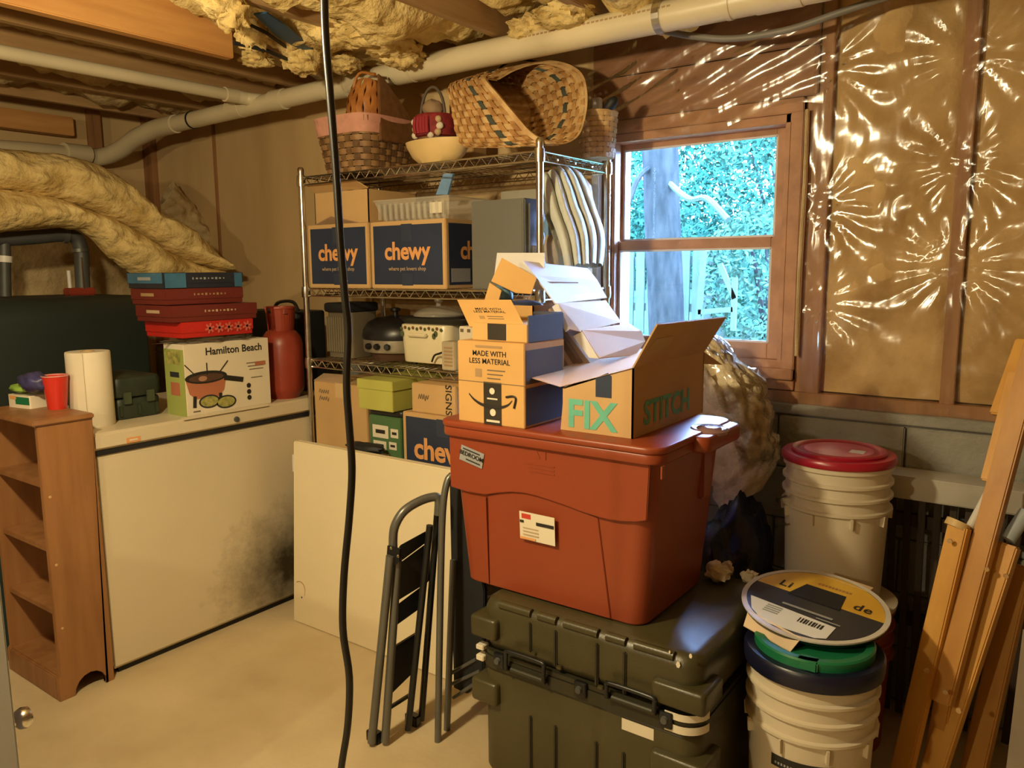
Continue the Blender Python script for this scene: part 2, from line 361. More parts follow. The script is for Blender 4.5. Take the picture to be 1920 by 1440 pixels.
# back wall
wb = struct('wall_back')
MB().box(XL-.15, -1.53, 2.86, 2.93, 0, 2.6).build('sheathing', ply, wb); MB().box(-.80, XR+.15, 2.86, 2.93, 0, 2.6).build('sheathing', ply, wb)
MB().box(-1.53, -.80, 2.86, 2.93, 1.97, 2.6).build('sheathing', ply, wb); MB().box(-1.53, -.80, 2.86, 2.93, 0, 1.07).build('sheathing', ply, wb)
for x0, x1 in ((XL, -4.06), (-4.055, -2.84), (-2.835, -1.60)): MB().box(x0, x1, 2.75, 2.765, .955, 2.5).build('plywood_panel', ply, wb, bevel=.002)
MB().box(-4.075, -4.055, 2.742, 2.752, .955, 2.5).build('batten', stud_m, wb)
for x0, x1 in ((-1.60,-1.545),(-.80,-.755),(-.755,-.715),(-.35,-.31),(.06,.10),(.47,.51),(.88,.92),(1.29,1.33),(1.70,1.74),(2.11,2.15),(2.52,2.56),(2.93,2.97),(3.34,3.38)): MB().box(x0, x1, 2.75 if x0 > -.78 or x0 < -1 else 2.765, 2.86, .955, 2.5).build('stud', stud_m, wb, bevel=.002)
MB().box(-1.60, -.76, 2.745, 2.80, 1.975, 2.13).build('header_board', header_m, wb, bevel=.003)
MB().box(-1.60, -.76, 2.748, 2.80, 2.135, 2.50).build('header_board', header_m, wb, bevel=.003)
MB().box(-1.60, 3.5, 2.742, 2.86, .955, .995).build('bottom_plate', stud_m, wb, bevel=.002)
MB().box(-1.545, -.80, 2.752, 2.86, .998, 1.035).build('rough_sill', win_m, wb, bevel=.002)
def bay(x0, x1, seed):
    def fn(u, v):
        x = lerp(x0, x1, u); z = lerp(1.0, 2.5, v); e = (math.sin(math.pi*u)*min(1, 6*v+.1))**.5
        d = .035*e + .055*noise.fractal(Vector((x*4, seed, z*3)), .9, 2.1, 4)*e
        return (x, 2.785 - d, z)
    MB().grid(fn, 22, 70).build('insulation_batt', insul_w, wb, smooth=70)
for k, (a, b) in enumerate(((-.715,-.35),(-.31,.06),(.10,.47),(.51,.88),(.92,1.29),(1.33,1.70),(1.74,2.11),(2.15,2.52),(2.56,2.93),(2.97,3.34))): bay(a, b, k*7.1)
# clear sheeting stapled over the studs, gathered into creases at the staples
ST = [(-.735, 2.05), (-.735, 1.62), (-.33, 2.03), (-.33, 1.72), (-.33, 1.42), (-.735, 1.30), (.08, 1.9), (.08, 1.5)]
def sheet(x, z):
    y = 2.742 - .004 + .006*noise.fractal(Vector((x*7, 3.1, z*6)), .9, 2., 3)
    for sx, sz in ST:
        dx, dz = x-sx, z-sz; r = math.hypot(dx, dz) + 1e-4; a = math.atan2(dz, dx)
        y += .010*math.sin(a*15 + sx*9)*math.exp(-r/.13)*min(1, r/.03)
    if x > -.72: y -= .012*abs(math.sin(math.pi*(x+.735)/.405))**.6
    return y
MB().grid(lambda u, v: ((lambda x, z: (x, sheet(x, z), z))(lerp(-.775, 1.3, u), lerp(.93+.02*math.sin(u*40), 2.46, v))), 150, 120).build('plastic_sheet', poly, wb, smooth=80)
def sheet2(u, v):
    x = lerp(-1.62, -.74, u); z0 = 1.90 + .03*math.sin(u*9) + .03*u; z = lerp(z0, 2.40, v)
    return (x, 2.737 + .0035*math.sin((z*1.0 - x*.42)*95 + 3*noise.noise(Vector((x*3, 0, z*6))))*math.exp(-((z-2.05-.1*u)/.16)**2) + .004*noise.noise(Vector((x*8, 1, z*20))), z)
MB().grid(sheet2, 60, 90).build('plastic_sheet', poly, wb, smooth=80)

# concrete block foundation
wf = struct('wall_foundation'); MB().box(XL-.1, XR+.1, 2.715, 2.86, 0, .945).build('mortar', mortar_m, wf)
MB().box(XL-.1, XR+.1, 2.70, 2.86, .925, .955).build('cap_course', block_m, wf, bevel=.003)
bm_ = MB().box(-.197, .197, 0, .14, 0, .178).build('concrete_block', block_m, wf, bevel=.004); first = True
for r_ in range(5):
    x = -.63 + (.2 if r_ % 2 else 0)
    while x > XL: x -= .4
    while x < XR:
        o = bm_ if first else bm_.copy()
        if not first: COL.objects.link(o); o.parent = wf
        first = False; o.location = (x, 2.70+random.uniform(-.001,.001), .922-.182*(r_+1)); x += .4

# window
wd = struct('window_1', (-1.19, 2.75, 1.03))
def strip(name, x0, x1, y0, y1, z0, z1, par=wd, mt=win_m): return MB().box(x0, x1, y0, y1, z0, z1).build(name, mt, par, bevel=.003)
fr_ = strip('window_frame', -1.548, -1.518, 2.738, 2.86, 1.035, 1.965)
strip('window_frame', -.842, -.80, 2.745, 2.86, 1.035, 1.965); strip('window_frame', -1.548, -.80, 2.740, 2.86, 1.925, 1.972)
strip('window_frame', -1.535, -.83, 2.752, 2.86, 1.895, 1.925)
strip('window_sill', -1.548, -.80, 2.735, 2.86, 1.035, 1.072); strip('window_sill', -1.53, -.84, 2.752, 2.86, 1.072, 1.10)
strip('window_stop', -.862, -.842, 2.752, 2.80, 1.10, 1.925); strip('window_stop', -1.518, -1.505, 2.752, 2.80, 1.10, 1.925)
def sash(x0, x1, z0, z1, y, rail):
    s = bpy.data.objects.new('sash', None); COL.objects.link(s); s.parent = wd
    a, b, c, d = rail
    strip('sash_rail', x0-a, x0, y, y+.035, z0-c, z1+d, s); strip('sash_rail', x1, x1+b, y, y+.035, z0-c, z1+d, s)
    strip('sash_rail', x0, x1, y, y+.035, z0-c, z0, s); strip('sash_rail', x0, x1, y, y+.035, z1, z1+d, s)
    for (p0, p1) in (((x0,z0),(x1,z0)),((x1,z0),(x1,z1)),((x1,z1),(x0,z1)),((x0,z1),(x0,z0))):
        MB().bar((p0[0], y+.004, p0[1]), (p1[0], y+.004, p1[1]), .007, .008, Y3).build('glazing_bead', card_w, s)
    MB().box(x0, x1, y+.016, y+.020, z0, z1).build('pane', glass, s)
sash(-1.505, -.912, 1.530, 1.872, 2.83, (.03, .05, .03, .03))
sash(-1.498, -.905, 1.158, 1.487, 2.785, (.02, .042, .06, .038))
MB().tube([(-.79, 2.74, 1.12), (-.792, 2.735, 1.4), (-.788, 2.738, 1.7), (-.79, 2.74, 1.93)], .006, 6).build('caulk_strip', insul_d, wd)

# ---------------------------------------------------------------- outdoors, seen through the panes
gd = MB().box(-14, 6, 2.95, 16, .75, .85).build('ground', lawn); gd['kind'] = 'structure'
hill = MB().grid(lambda u, v: (lerp(-16, 6, u), lerp(7.5, 16, v), .8 + 1.6*v**1.2 + .4*noise.noise(Vector((u*12, v*8, 0)))), 40, 20).build('hillside', lawn); hill['kind'] = 'structure'
def foliage(name, label, cat, c, r, n, size, mt, seed, trunk=True, group=None):
    t = thing(name, label, cat, (c[0], c[1], .85), group); random.seed(seed); b = MB()
    for k in range(n):
        a, e = random.uniform(0, 6.283), random.uniform(-1, 1); rr = random.uniform(.55, 1)**.5
        d = Vector((math.cos(a)*math.sqrt(1-e*e), math.sin(a)*math.sqrt(1-e*e), e)); p = Vector(c) + Vector((d.x*r[0], d.y*r[1], d.z*r[2]))*rr
        q = Vector((random.gauss(0,1), random.gauss(0,1), random.gauss(0,1))).normalized(); w2 = q.orthogonal().normalized(); s = size*random.uniform(.6, 1.4)
        b.add([p-q*s, p+w2*s*.4, p+q*s, p-w2*s*.4], [(0,1,2,3)])
    f = b.build('foliage', mt, t); f['kind'] = 'stuff'
    for k in range(3 if trunk else 0):
        a = k*2.1; MB().tube([(c[0]+.05*math.cos(a), c[1]+.05*math.sin(a), .8), (c[0]+.3*r[0]*math.cos(a), c[1]+.3*r[1]*math.sin(a), c[2]), (c[0]+.5*r[0]*math.cos(a), c[1]+.5*r[1]*math.sin(a), c[2]+.6*r[2])], [.03,.02,.008], 6).build('branch', bark, t)
    return t
foliage('shrub', 'pale leafy shrub low in the right of the lower pane', 'shrub', (-2.05, 6.4, 1.35), (.6,.5,.6), 5000, .03, leaf_l, 1)
foliage('shrub', 'loose leafy shrub filling the upper right pane outdoors', 'shrub', (-2.4, 8.0, 1.9), (1.3,.7,1.0), 11000, .035, leaf, 2)
foliage('shrub', 'leafy shrub outdoors left of the tree trunk', 'shrub', (-5.0, 8.2, 1.9), (1.1,.7,1.0), 8000, .035, leaf, 3)
foliage('tree', 'dense tree crown behind the trunk high outdoors', 'tree', (-3.6, 10.5, 2.2), (3.2,1.2,1.45), 24000, .05, leaf, 4)
foliage('tree', 'pale tree crown far right outdoors behind the window', 'tree', (-.2, 12.8, 2.4), (2.6,1.0,1.5), 12000, .05, leaf_l, 5)
tk = thing('tree', 'thick blue-grey tree trunk standing outside the window', 'tree', (PY(1250, 560, 5.6).x, 5.6, .85))
pts = [PY(1252, 760, 5.6), PY(1248, 560, 5.6), PY(1243, 440, 5.6), PY(1238, 290, 5.6), PY(1232, 120, 5.6), PY(1225, -150, 5.6)]
MB().tube(spline(pts, 6), .135, 16).build('trunk', bark, tk, smooth=50)
MB().tube(spline([PY(1240,330,5.6), PY(1290,372,5.4), PY(1325,372,5.3), PY(1365,412,5.2)], 6), .022, 6).build('branch', fence_m, tk)
MB().tube(spline([PY(1243,300,5.6), PY(1200,330,5.4), PY(1178,380,5.3)], 6), .02, 6).build('branch', bark, tk)
fn_ = thing('picket_fence', 'weathered picket fence left of the tree trunk outdoors', 'fence', (-3.3, 6.3, .85))
for k in range(13):
    x = -3.75 + k*.105; h = 1.62 + random.uniform(-.02,.02)
    MB().box(x, x+.08, 6.3, 6.32, .85, h).build('picket', fence_m, fn_)
for z in (1.05, 1.45): MB().box(-3.8, -2.4, 6.32, 6.36, z, z+.07).build('rail', fence_m, fn_)
ot = thing('garden_frame', 'thin pale wooden frame standing outdoors right of trunk', 'frame', (-2.0, 5.6, .85))
for a, b in (((1310,600),(1320,470)),((1375,620),(1378,520)),((1310,585),(1375,580)),((1378,560),(1350,495))): MB().bar(PY(*a,5.4), PY(*b,5.4), .035, .03, X3).build('post', fence_m, ot)

# ---------------------------------------------------------------- pipes and cords overhead
dp = thing('drain_pipe', 'large cream PVC drain pipe running along the back wall ceiling', 'pipe', (-2.0, 2.45, 2.2))
MB().tube([(-.30, 2.45, 2.215), (-2.30, 2.45, 2.217)], .047, 20).build('pipe_run', pvc, dp, smooth=50)
MB().tube([(-2.26, 2.45, 2.217), (-3.95, 2.45, 2.19)], .041, 20).build('pipe_run', pvc, dp, smooth=50)
for x, l in ((-2.30,.10),(-1.18,.015),(-.95,.02),(-.80,.14),(-2.70,.14),(-3.1,.09),(-3.42,.10)): MB().tube([(x-l/2, 2.45, 2.217 if x > -2.4 else 2.205), (x+l/2, 2.45, 2.217 if x > -2.4 else 2.203)], .051 if x > -2.4 else .046, 20).build('coupling', pvc, dp, bevel=.002, smooth=50)
MB().tube([(-1.19, 2.45, 2.217), (-1.165, 2.45, 2.217)], .0525, 20).build('strap', chrome, dp)
MB().tube([(-3.80, 2.45, 2.193), (-3.79, 2.45, 2.193)], .045, 20).build('strap', black_mt, dp)
MB().tube(spline([(-3.95, 2.45, 2.19), (-4.15, 2.45, 2.185), (-4.32, 2.43, 2.15), (-4.45, 2.41, 2.10), (-4.58, 2.38, 2.07), (-4.70, 2.3, 2.06)], 5), .047, 18).build('elbow', pvc, dp, smooth=50)
for k in range(34): MB().box(-1.70+k*.017, -1.689+k*.017, 2.405, 2.4075, 2.229, 2.235).build('printing', faint_ink, dp)
bp_ = thing('branch_pipe', 'thin cream PVC pipe crossing the ceiling over the freezer', 'pipe', (-3.3, 1.9, 2.23))
MB().tube([(-3.3, .3, 2.215), (-3.3, 2.36, 2.232)], .027, 16).build('pipe_run', pvc, bp_, smooth=50)
MB().tube([(-3.3, 2.30, 2.23), (-3.3, 2.37, 2.232)], .033, 16).build('coupling', pvc, bp_, smooth=50)
MB().tube(spline([(-3.3, 2.36, 2.232), (-3.28, 2.42, 2.225), (-3.22, 2.45, 2.215)], 5), .031, 16).build('elbow', pvc, bp_, smooth=50)
lp = thing('waste_pipe', 'dull brown pipe under the joists at the far left corner', 'pipe', (-4.6, 2.0, 2.1))
MB().tube([PX(-40,275,-4.45), PX(60,281,-4.5), PX(150,290,-4.58)], .04, 14).build('pipe_run', pvc, lp, smooth=50)
MB().tube([PX(120,285,-4.55), PX(165,290,-4.58)], .05, 14).build('coupling', pvc, lp, smooth=50)
gc = MB().tube(spline([PY(1230,55,2.6), PY(1300,68,2.6), PY(1380,72,2.6), PY(1480,55,2.6), PY(1570,25,2.6), PY(1660,-5,2.6), PY(1760,-30,2.6)], 6), .011, 8).build('grey_conduit', mat('grey_cord', (.22,.20,.17), .5), smooth=60)
tag(gc, 'grey cable sagging beneath the drain pipe above the window', 'cable')
bs = MB().prism([PZ(476,28,2.24), PZ(500,25,2.25), PZ(540,52,2.25), PZ(590,95,2.24), PZ(560,92,2.235), PZ(520,70,2.235)], (0,0,.006)).build('blue_tarp', blue_tarp); tag(bs, 'blue plastic scrap tucked among the ceiling insulation', 'tarp')
bw = MB().tube([PZ(435,30,2.25), PZ(500,62,2.24), PZ(560,105,2.24)], .006, 6).build('thin_conduit', black_mt); tag(bw, 'thin black line above the blue plastic scrap overhead', 'cable')
bw = MB().tube([PZ(438,80,2.20), PZ(500,95,2.20), PZ(555,118,2.21)], .007, 6).build('thin_conduit', black_mt); tag(bw, 'thin black line leaving the end of the orange beam', 'cable')
wp_ = MB().box(-1.578, -1.548, 2.70, 2.73, .96, 2.06).build('white_conduit', pvc_w, bevel=.003); tag(wp_, 'white upright conduit on the wall left of the window', 'pipe')

# hanging power cord in the foreground
q = Vector((-1.0, .9, 0))
cp = [PD(x, y, q) for x, y in ((605,-330),(607,-150),(608,0),(611,80),(619,180),(630,320),(638,450),(647,560),(653,620),(650,720),(655,800),(660,880),(655,970),(645,1080),(643,1180),(655,1270),(652,1360),(640,1440),(634,1520),(640,1640),(690,1760),(800,1850),(950,1880))]
cp = [p if p.z > .008 else Vector((p.x, p.y, .008)) for p in cp]
cc = MB().tube(spline(cp, 5), .0065, 10).build('power_cord', cord_m, smooth=60); tag(cc, 'black power cord hanging from the ceiling in the foreground', 'cord')

# bare bulbs outside the frame; the one behind the viewer is added fill
for k, (p, e) in enumerate(BULBS):
    t = thing('ceiling_bulb', ('bare bulb in a white socket on the ceiling left of the viewer', 'added unseen fill bulb in a white socket behind the viewer')[k], 'lamp', p)
    x, y, z = p; MB().lathe([(.055,.12),(.055,.10),(.03,.09),(.022,.05)], p, 20).build('socket', pvc_w, t, smooth=40)
    MB().tube([(x, y, z+.11), (x, y, 2.27)], .005, 8).build('pendant_cord', black_mt, t)
    MB().lathe([(.002,-.045),(.02,-.04),(.03,-.02),(.03,0),(.022,.03),(.014,.05)], p, 20).build('bulb', bulb_m, t, smooth=60)
    l = bpy.data.lights.new('bulb_light', 'POINT'); l.energy = e; l.color = BULB_COL; l.shadow_soft_size = .05
    lo = bpy.data.objects.new('bulb_light', l); COL.objects.link(lo); lo.parent = t; lo.location = (0, 0, -.06)

# ================================================================ THINGS
def q4(*pp, Y): return [PY(x, y, Y) for x, y in pp]
# ---- chest freezer
fz = thing('chest_freezer', 'white chest freezer with a sooty stain low on its front', 'freezer', (-3.04, 1.9, 0))
FX, FY0, FY1 = -2.69, 1.285, 2.50
MB().box(-3.37, FX-.02, FY0+.03, FY1-.03, 0, .05).build('base', black_mt, fz)
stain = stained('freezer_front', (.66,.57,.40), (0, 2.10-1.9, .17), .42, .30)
MB().box(-3.39, FX, FY0, FY1, .022, .800).build('body', stain, fz, bevel=.012)
MB().box(-3.385, FX-.006, FY0+.006, FY1-.006, .798, .818).build('gasket', black_mt, fz)
MB().box(-3.39, FX+.004, FY0-.004, FY1+.004, .816, .877).build('lid', white_en, fz, bevel=.010)
c = PX(250, 824, FX+.004); patch(fz, 'badge', c, Y3, Z3, .05, .018, orange_ink, .002, .002); patch(fz, 'badge_text', c, Y3, Z3, .03, .006, label_w, .003)
c = PX(443, 786, FX+.004); MB().lathe([(.011,0),(.011,.006),(.006,.008)], c, 14, axis=(1,0,0)).build('lock', steel_pipe, fz)
MB().prism([(FX+.0005,1.62,.872),(FX+.0005,2.0,.872),(FX-.02,2.0,.8785),(FX-.02,1.62,.8785)], (.003,0,.001)).build('lid_handle', white_en, fz)

# ---- bookshelf
BX0, BX1, BY0, BY1, BZ = -3.06, -2.672, 1.105, 1.280, .955
bk = thing('bookshelf', 'narrow brown wooden bookshelf beside the freezer end', 'bookshelf', (-2.87, 1.19, 0))
def side(x):
    pts = [(x,BY0-.008,0),(x,BY0+.03,0)] + [(x, (BY0+BY1)/2+.01-.055*math.cos(math.pi*k/8), .062*math.sin(math.pi*k/8)) for k in range(9)] + [(x,BY1-.03,0),(x,BY1,0),(x,BY1,BZ-.018),(x,BY0,BZ-.018),(x,BY0,.09),(x,BY0-.008,.08)]
    MB().prism(pts, (.018,0,0)).build('side_panel', shelf_wood, bk, bevel=.0015)
side(BX0); side(BX1-.018)
MB().box(BX0+.018, BX1-.018, BY1-.008, BY1, .02, BZ-.018).build('back_panel', shelf_wood, bk)
MB().box(BX0-.012, BX1+.010, BY0-.016, BY1+.003, BZ-.018, BZ).build('top', shelf_wood, bk, bevel=.004)
for px, py in ((83,912),(97,1032),(108,1150)):
    z = PX(px, py, BX1-.02).z; MB().box(BX0+.018, BX1-.018, BY0+.012, BY1-.008, z-.008, z+.010).build('shelf', shelf_wood, bk, bevel=.001)
MB().box(BX0+.018, BX1-.018, BY0, BY1-.008, .07, .086).build('shelf', shelf_wood, bk); MB().box(BX0+.018, BX1-.018, BY0-.008, BY0+.012, 0, .082).build('plinth', shelf_wood, bk, bevel=.003)
for z in (.70, .47, .25): MB().lathe([(.005,0),(.004,.002)], (BX1, BY0+.02, z), 10, axis=(1,0,0)).build('screw', wicker_l, bk)

# ---- on the bookshelf
cu = thing('red_cup', 'red plastic party cup standing on the bookshelf corner', 'cup', PZ(108, 766, BZ))
c = cu.location.copy(); MB().lathe([(.029,0),(.030,.003),(.041,.112),(.043,.113),(.043,.117),(.040,.117),(.028,.006),(.002,.006)], c, 28).build('cup_wall', cup_r, cu, smooth=40)
MB().lathe([(.0385,.1135),(.0405,.1172),(.043,.1172),(.0432,.1135)], c, 28, cap=False).build('rim', mat('cup_rim', (.75,.35,.30), .3), cu, smooth=60)
ct = thing('food_carton', 'small white and green printed carton left of the red cup', 'carton', PZ(55, 762, BZ)); c = ct.location.copy()
b = MB().rbox(-.06, .06, -.035, .035, 0, .045, .006); b.xf(Matrix.Translation(c) @ Matrix.Rotation(R(10), 4, 'Z')).build('carton_body', white_p, ct, smooth=40)
e1, e2 = Vector((math.cos(R(10)), math.sin(R(10)), 0)), Vector((-math.sin(R(10)), math.cos(R(10)), 0))
patch(ct, 'green_print', c+e1*.02-e2*.035+Z3*.026, e1, Z3, .075, .026, green_pl, .001); patch(ct, 'orange_print', c-e1*.030-e2*.035+Z3*.036, e1, Z3, .035, .012, orange_ink, .0015)
lg = lump('lime_snack_bag', mat('lime_bag', (.30,.50,.08), .35, var=.15, scale=20), None, PZ(40, 727, BZ+.065)+Vector((.01,.0,0)), (.055,.035,.016), .3, 4., seed=1.); tag(lg, 'lime green crinkled bag lying on the white carton', 'bag')
pb = lump('purple_pouch', mat('purple_bag', (.07,.065,.20), .4, var=.25, scale=14), None, PZ(62, 722, BZ+.09)+Vector((-.065,.03,.0)), (.075,.04,.035), .25, 4., seed=4.); tag(pb, 'dark purple pouch behind the lime bag on the bookshelf', 'pouch')

# ---- on the freezer
pt = thing('paper_towel_roll', 'tall white paper towel roll standing on the freezer end', 'paper towel', (-2.865, 1.375, .877)); c = pt.location.copy()
MB().lathe([(.071,0),(.073,.004),(.073,.262),(.071,.266),(.024,.266),(.022,.255)], c, 36).build('roll', white_p, pt, smooth=40)
MB().lathe([(.022,.20),(.022,.268),(.019,.268),(.019,.20)], c, 20).build('core', card, pt, smooth=40)
MB().prism([c+Vector((.073*math.cos(a), .073*math.sin(a), .0)) for a in (R(-60),R(-50),R(-40))] + [c+Vector((.079*math.cos(R(-38)), .079*math.sin(R(-38)), 0)), c+Vector((.076*math.cos(R(-60)), .076*math.sin(R(-60)), 0))], (0,0,.266)).build('loose_sheet', white_p, pt)
gb = thing('green_case', 'dark green ribbed plastic case lying on the freezer', 'case', (-3.0, 1.53, .877))
MB().rbox(-3.12, -2.86, 1.455, 1.638, .877, .955, .03, rz=.01).build('case_base', crate_g, gb, smooth=40); MB().rbox(-3.125, -2.855, 1.45, 1.643, .957, 1.035, .03, rz=.014).build('case_lid', crate_g, gb, smooth=40)
for y in (1.50, 1.59): MB().box(-2.858, -2.848, y-.015, y+.015, .935, .98).build('latch', mat('latch_green', (.06,.08,.045), .4), gb, bevel=.002)
for y in (1.475, 1.545, 1.615): MB().box(-2.862, -2.853, y-.006, y+.006, .89, .93).build('rib', crate_g, gb, bevel=.002)

# boxed fondue set
fo = thing('fondue_box', 'white fondue set box with green edge on the freezer', 'box', (-2.775, 1.84, .877))
X0, X1, Y0, Y1, Z0, Z1 = -2.845, -2.712, 1.650, 2.030, .877, 1.150
MB().box(X0, X1, Y0, Y1, Z0, Z1).build('carton_body', white_p, fo, bevel=.002)
def fp(y, z): return Vector((X1, y, z))
patch(fo, 'green_panel', (-2.7785, Y0, 1.0), X3, Z3, .13, .262, lime_p, .001); patch(fo, 'picture', (-2.7785, Y0, 1.10), X3, Z3, .09, .05, salad, .002); patch(fo, 'picture', (-2.7785, Y0, .98), X3, Z3, .06, .05, copper, .002); patch(fo, 'picture', (-2.7785, Y0, 1.035), X3, Z3, .06, .02, dark_print, .002)
text(fo, 'Hamilton Beach', fp(1.868, 1.116), Y3, Z3, .040, ink, bold=.02)
# printed picture of the copper fondue pot
def oval(cy, cz, ry, rz, mt, l): MB().prism([fp(cy+ry*math.cos(R(a)), cz+rz*math.sin(R(a))) + X3*l for a in range(0,360,15)], (-.0008,0,0)).build('picture', mt, fo)
MB().prism([fp(y, z)+X3*.0012 for y, z in ((1.650,1.018),(1.826,1.018),(1.812,.962),(1.785,.940),(1.690,.940),(1.664,.962))], (-.0008,0,0)).build('picture', copper, fo)
oval(1.738, 1.020, .090, .024, ink, .0016); oval(1.738, 1.018, .074, .015, mat('fondue_inside', (.10,.05,.03), .5), .0020); oval(1.722, 1.016, .018, .010, mat('fondue_food', (.45,.24,.15), .5), .0024)
for y, dy in ((1.695,-.045),(1.742,.0),(1.790,.045)): MB().bar(fp(y, 1.028)+X3*.0018, fp(y+dy, 1.075)+X3*.0018, .004, .0008, Y3).build('picture', ink, fo)
MB().bar(fp(1.815,1.010)+X3*.0016, fp(1.900,.992)+X3*.0016, .020, .0008, Z3).build('picture', ink, fo)
for y in (1.685, 1.795): MB().bar(fp(y, .952)+X3*.0016, fp(y-.004, .908)+X3*.0016, .014, .0008, Y3).build('picture', ink, fo)
for y, z in ((1.745,.925),(1.818,.914)): oval(y, z, .045, .026, dark_print, .0018); oval(y, z, .038, .020, salad, .0023)
for z in (.965,.94,.916): MB().prism([fp(1.925+.010*math.cos(R(a)), z+.010*math.sin(R(a)))+X3*.0013 for a in range(0,360,30)], (-.0008,0,0)).build('picture', ink, fo)
for k, z in enumerate((1.055,1.042,1.029,.995)): patch(fo, 'small_print', fp(1.965, z), Y3, Z3, .09-.012*k, .0035, grey_ink, .001)
patch(fo, 'picture', fp(1.985, 1.05), Y3, Z3, .05, .016, copper, .0012); patch(fo, 'small_print', fp(1.69,.893), Y3, Z3, .03, .005, grey_ink, .001)
bgp = thing('plastic_bag', 'crumpled brown-tinted plastic bag under the game boxes', 'bag', (-2.8, 1.80, 1.15))
lump('bag_film', smoke_pl, bgp, (-2.80, 1.82, 1.157), (.09,.17,.012), .5, 9., 40, 12, seed=2.)

# stack of board games
def game(name, label, z0, h, xf_, xb, ya, yb, mt_end, mt_front, txt=None, tcol=tan_ink, yaw=0.):
    t = thing(name, label, 'game box', ((xf_+xb)/2, (ya+yb)/2, z0), 'stacked game boxes on the freezer')
    b = MB().box(xb, xf_, ya, yb, z0, z0+h*.48); b.build('box_base', mt_front, t, bevel=.0015)
    MB().box(xb-.003, xf_+.003, ya-.003, yb+.003, z0+h*.30, z0+h).build('box_lid', mt_front, t, bevel=.0015)
    patch(t, 'end_print', ((xf_+xb)/2, ya-.003, z0+h*.65), X3, Z3, (xf_-xb)*.98, h*.66, mt_end, .001)
    if txt:
        for k in range(9): patch(t, 'title_print', (xf_+.003, (ya+yb)/2-.05+k*.0165, z0+h*.62), Y3, Z3, .009 if k % 4 else .005, h*(.10 if k % 3 else .15), tcol, .0012)
        patch(t, 'small_print', ((xf_+xb)/2, ya-.003, z0+h*.62), X3, Z3, .09, .012, tcol, .003)
    return t
XF = -2.745
def gy(px, py, xf=XF): return PX(px, py, xf).y
g1 = game('board_game', 'bright red snowflake game box at the bottom of the stack', 1.172, .060, XF+.01, XF-.235, gy(338,620), gy(470,612), snow_r, snow_r)
for k in range(5):
    y = gy(338,620)+.115+k*.042
    for a in range(3): MB().bar((XF+.0145, y-.02*math.cos(R(a*60+15)), 1.204-.02*math.sin(R(a*60+15))), (XF+.0145, y+.02*math.cos(R(a*60+15)), 1.204+.02*math.sin(R(a*60+15))), .0075, .001, Y3 if a else Z3).build('snowflake_print', mat('snow_ink', (.62,.16,.11), .5), g1)
game('board_game', 'dark red game box resting on the red snowflake box', 1.233, .062, XF+.015, XF-.235, gy(320,590), gy(476,580), game_rb, game_r, True, tan_ink)
game('board_game', 'dark red game box directly under the blue game box', 1.298, .060, XF-.01, XF-.25, gy(315,560), gy(457,550), game_rb, game_r, True, faint_ink)
g4 = game('board_game', 'blue and black game box on top of the stack', 1.359, .058, XF-.005, XF-.25, gy(308,528), gy(455,525), game_b, game_n, True, label_g)
patch(g4, 'blue_print', (XF-.002, gy(308,528)+.045, 1.388), Y3, Z3, .085, .054, game_b, .0015); patch(g4, 'blue_print', (XF-.002, gy(455,525)-.02, 1.388), Y3, Z3, .035, .054, game_b, .0015)

# red gas cylinder
rc = thing('gas_cylinder', 'rusty red gas cylinder with collar at the freezer end', 'gas cylinder', (-2.80, 2.165, .877)); c = rc.location.copy()
MB().lathe([(.065,.0),(.07,.012),(.084,.03),(.088,.05),(.088,.23),(.082,.262),(.062,.288),(.03,.30),(.028,.306)], c, 32).build('tank_body', red_mt, rc, smooth=40)
MB().lathe([(.066,0),(.066,.025),(.062,.025),(.062,0)], c, 28).build('foot_ring', red_mt, rc, smooth=40)
MB().lathe([(.018,.30),(.018,.33),(.01,.335),(.01,.352)], c, 14).build('valve', game_rb, rc, smooth=40)
b = MB(); n_ = 26
for k in range(n_):
    a0, a1 = R(-150+300*k/n_+90), R(-150+300*(k+1)/n_+90); hk = .385 if k % 9 not in (3, 4) else .36
    p = lambda a, r, z: c+Vector((r*math.cos(a), r*math.sin(a), z))
    b.hexa([p(a0,.050,.285),p(a1,.050,.285),p(a1,.054,.285),p(a0,.054,.285),p(a0,.058,hk),p(a1,.058,hk),p(a1,.063,hk),p(a0,.063,hk)])
b.build('collar', red_mt, rc, smooth=40); MB().tube([c+Vector((.062*math.cos(R(a)), .062*math.sin(R(a)), .388)) for a in range(-60, 241, 15)], .006, 6).build('collar_rim', red_mt, rc, smooth=60)
bc = thing('black_case', 'black ribbed case behind the red gas cylinder', 'case', (-3.02, 2.38, .877))
MB().rbox(-3.25, -2.86, 2.29, 2.47, .877, 1.24, .02, rz=.01).build('case_body', black_mt, bc, smooth=40); MB().tube(spline([(-3.1,2.36,1.24),(-3.06,2.36,1.275),(-2.96,2.36,1.28),(-2.92,2.36,1.24)],4), .008, 6).build('handle', black_pl, bc, smooth=50)

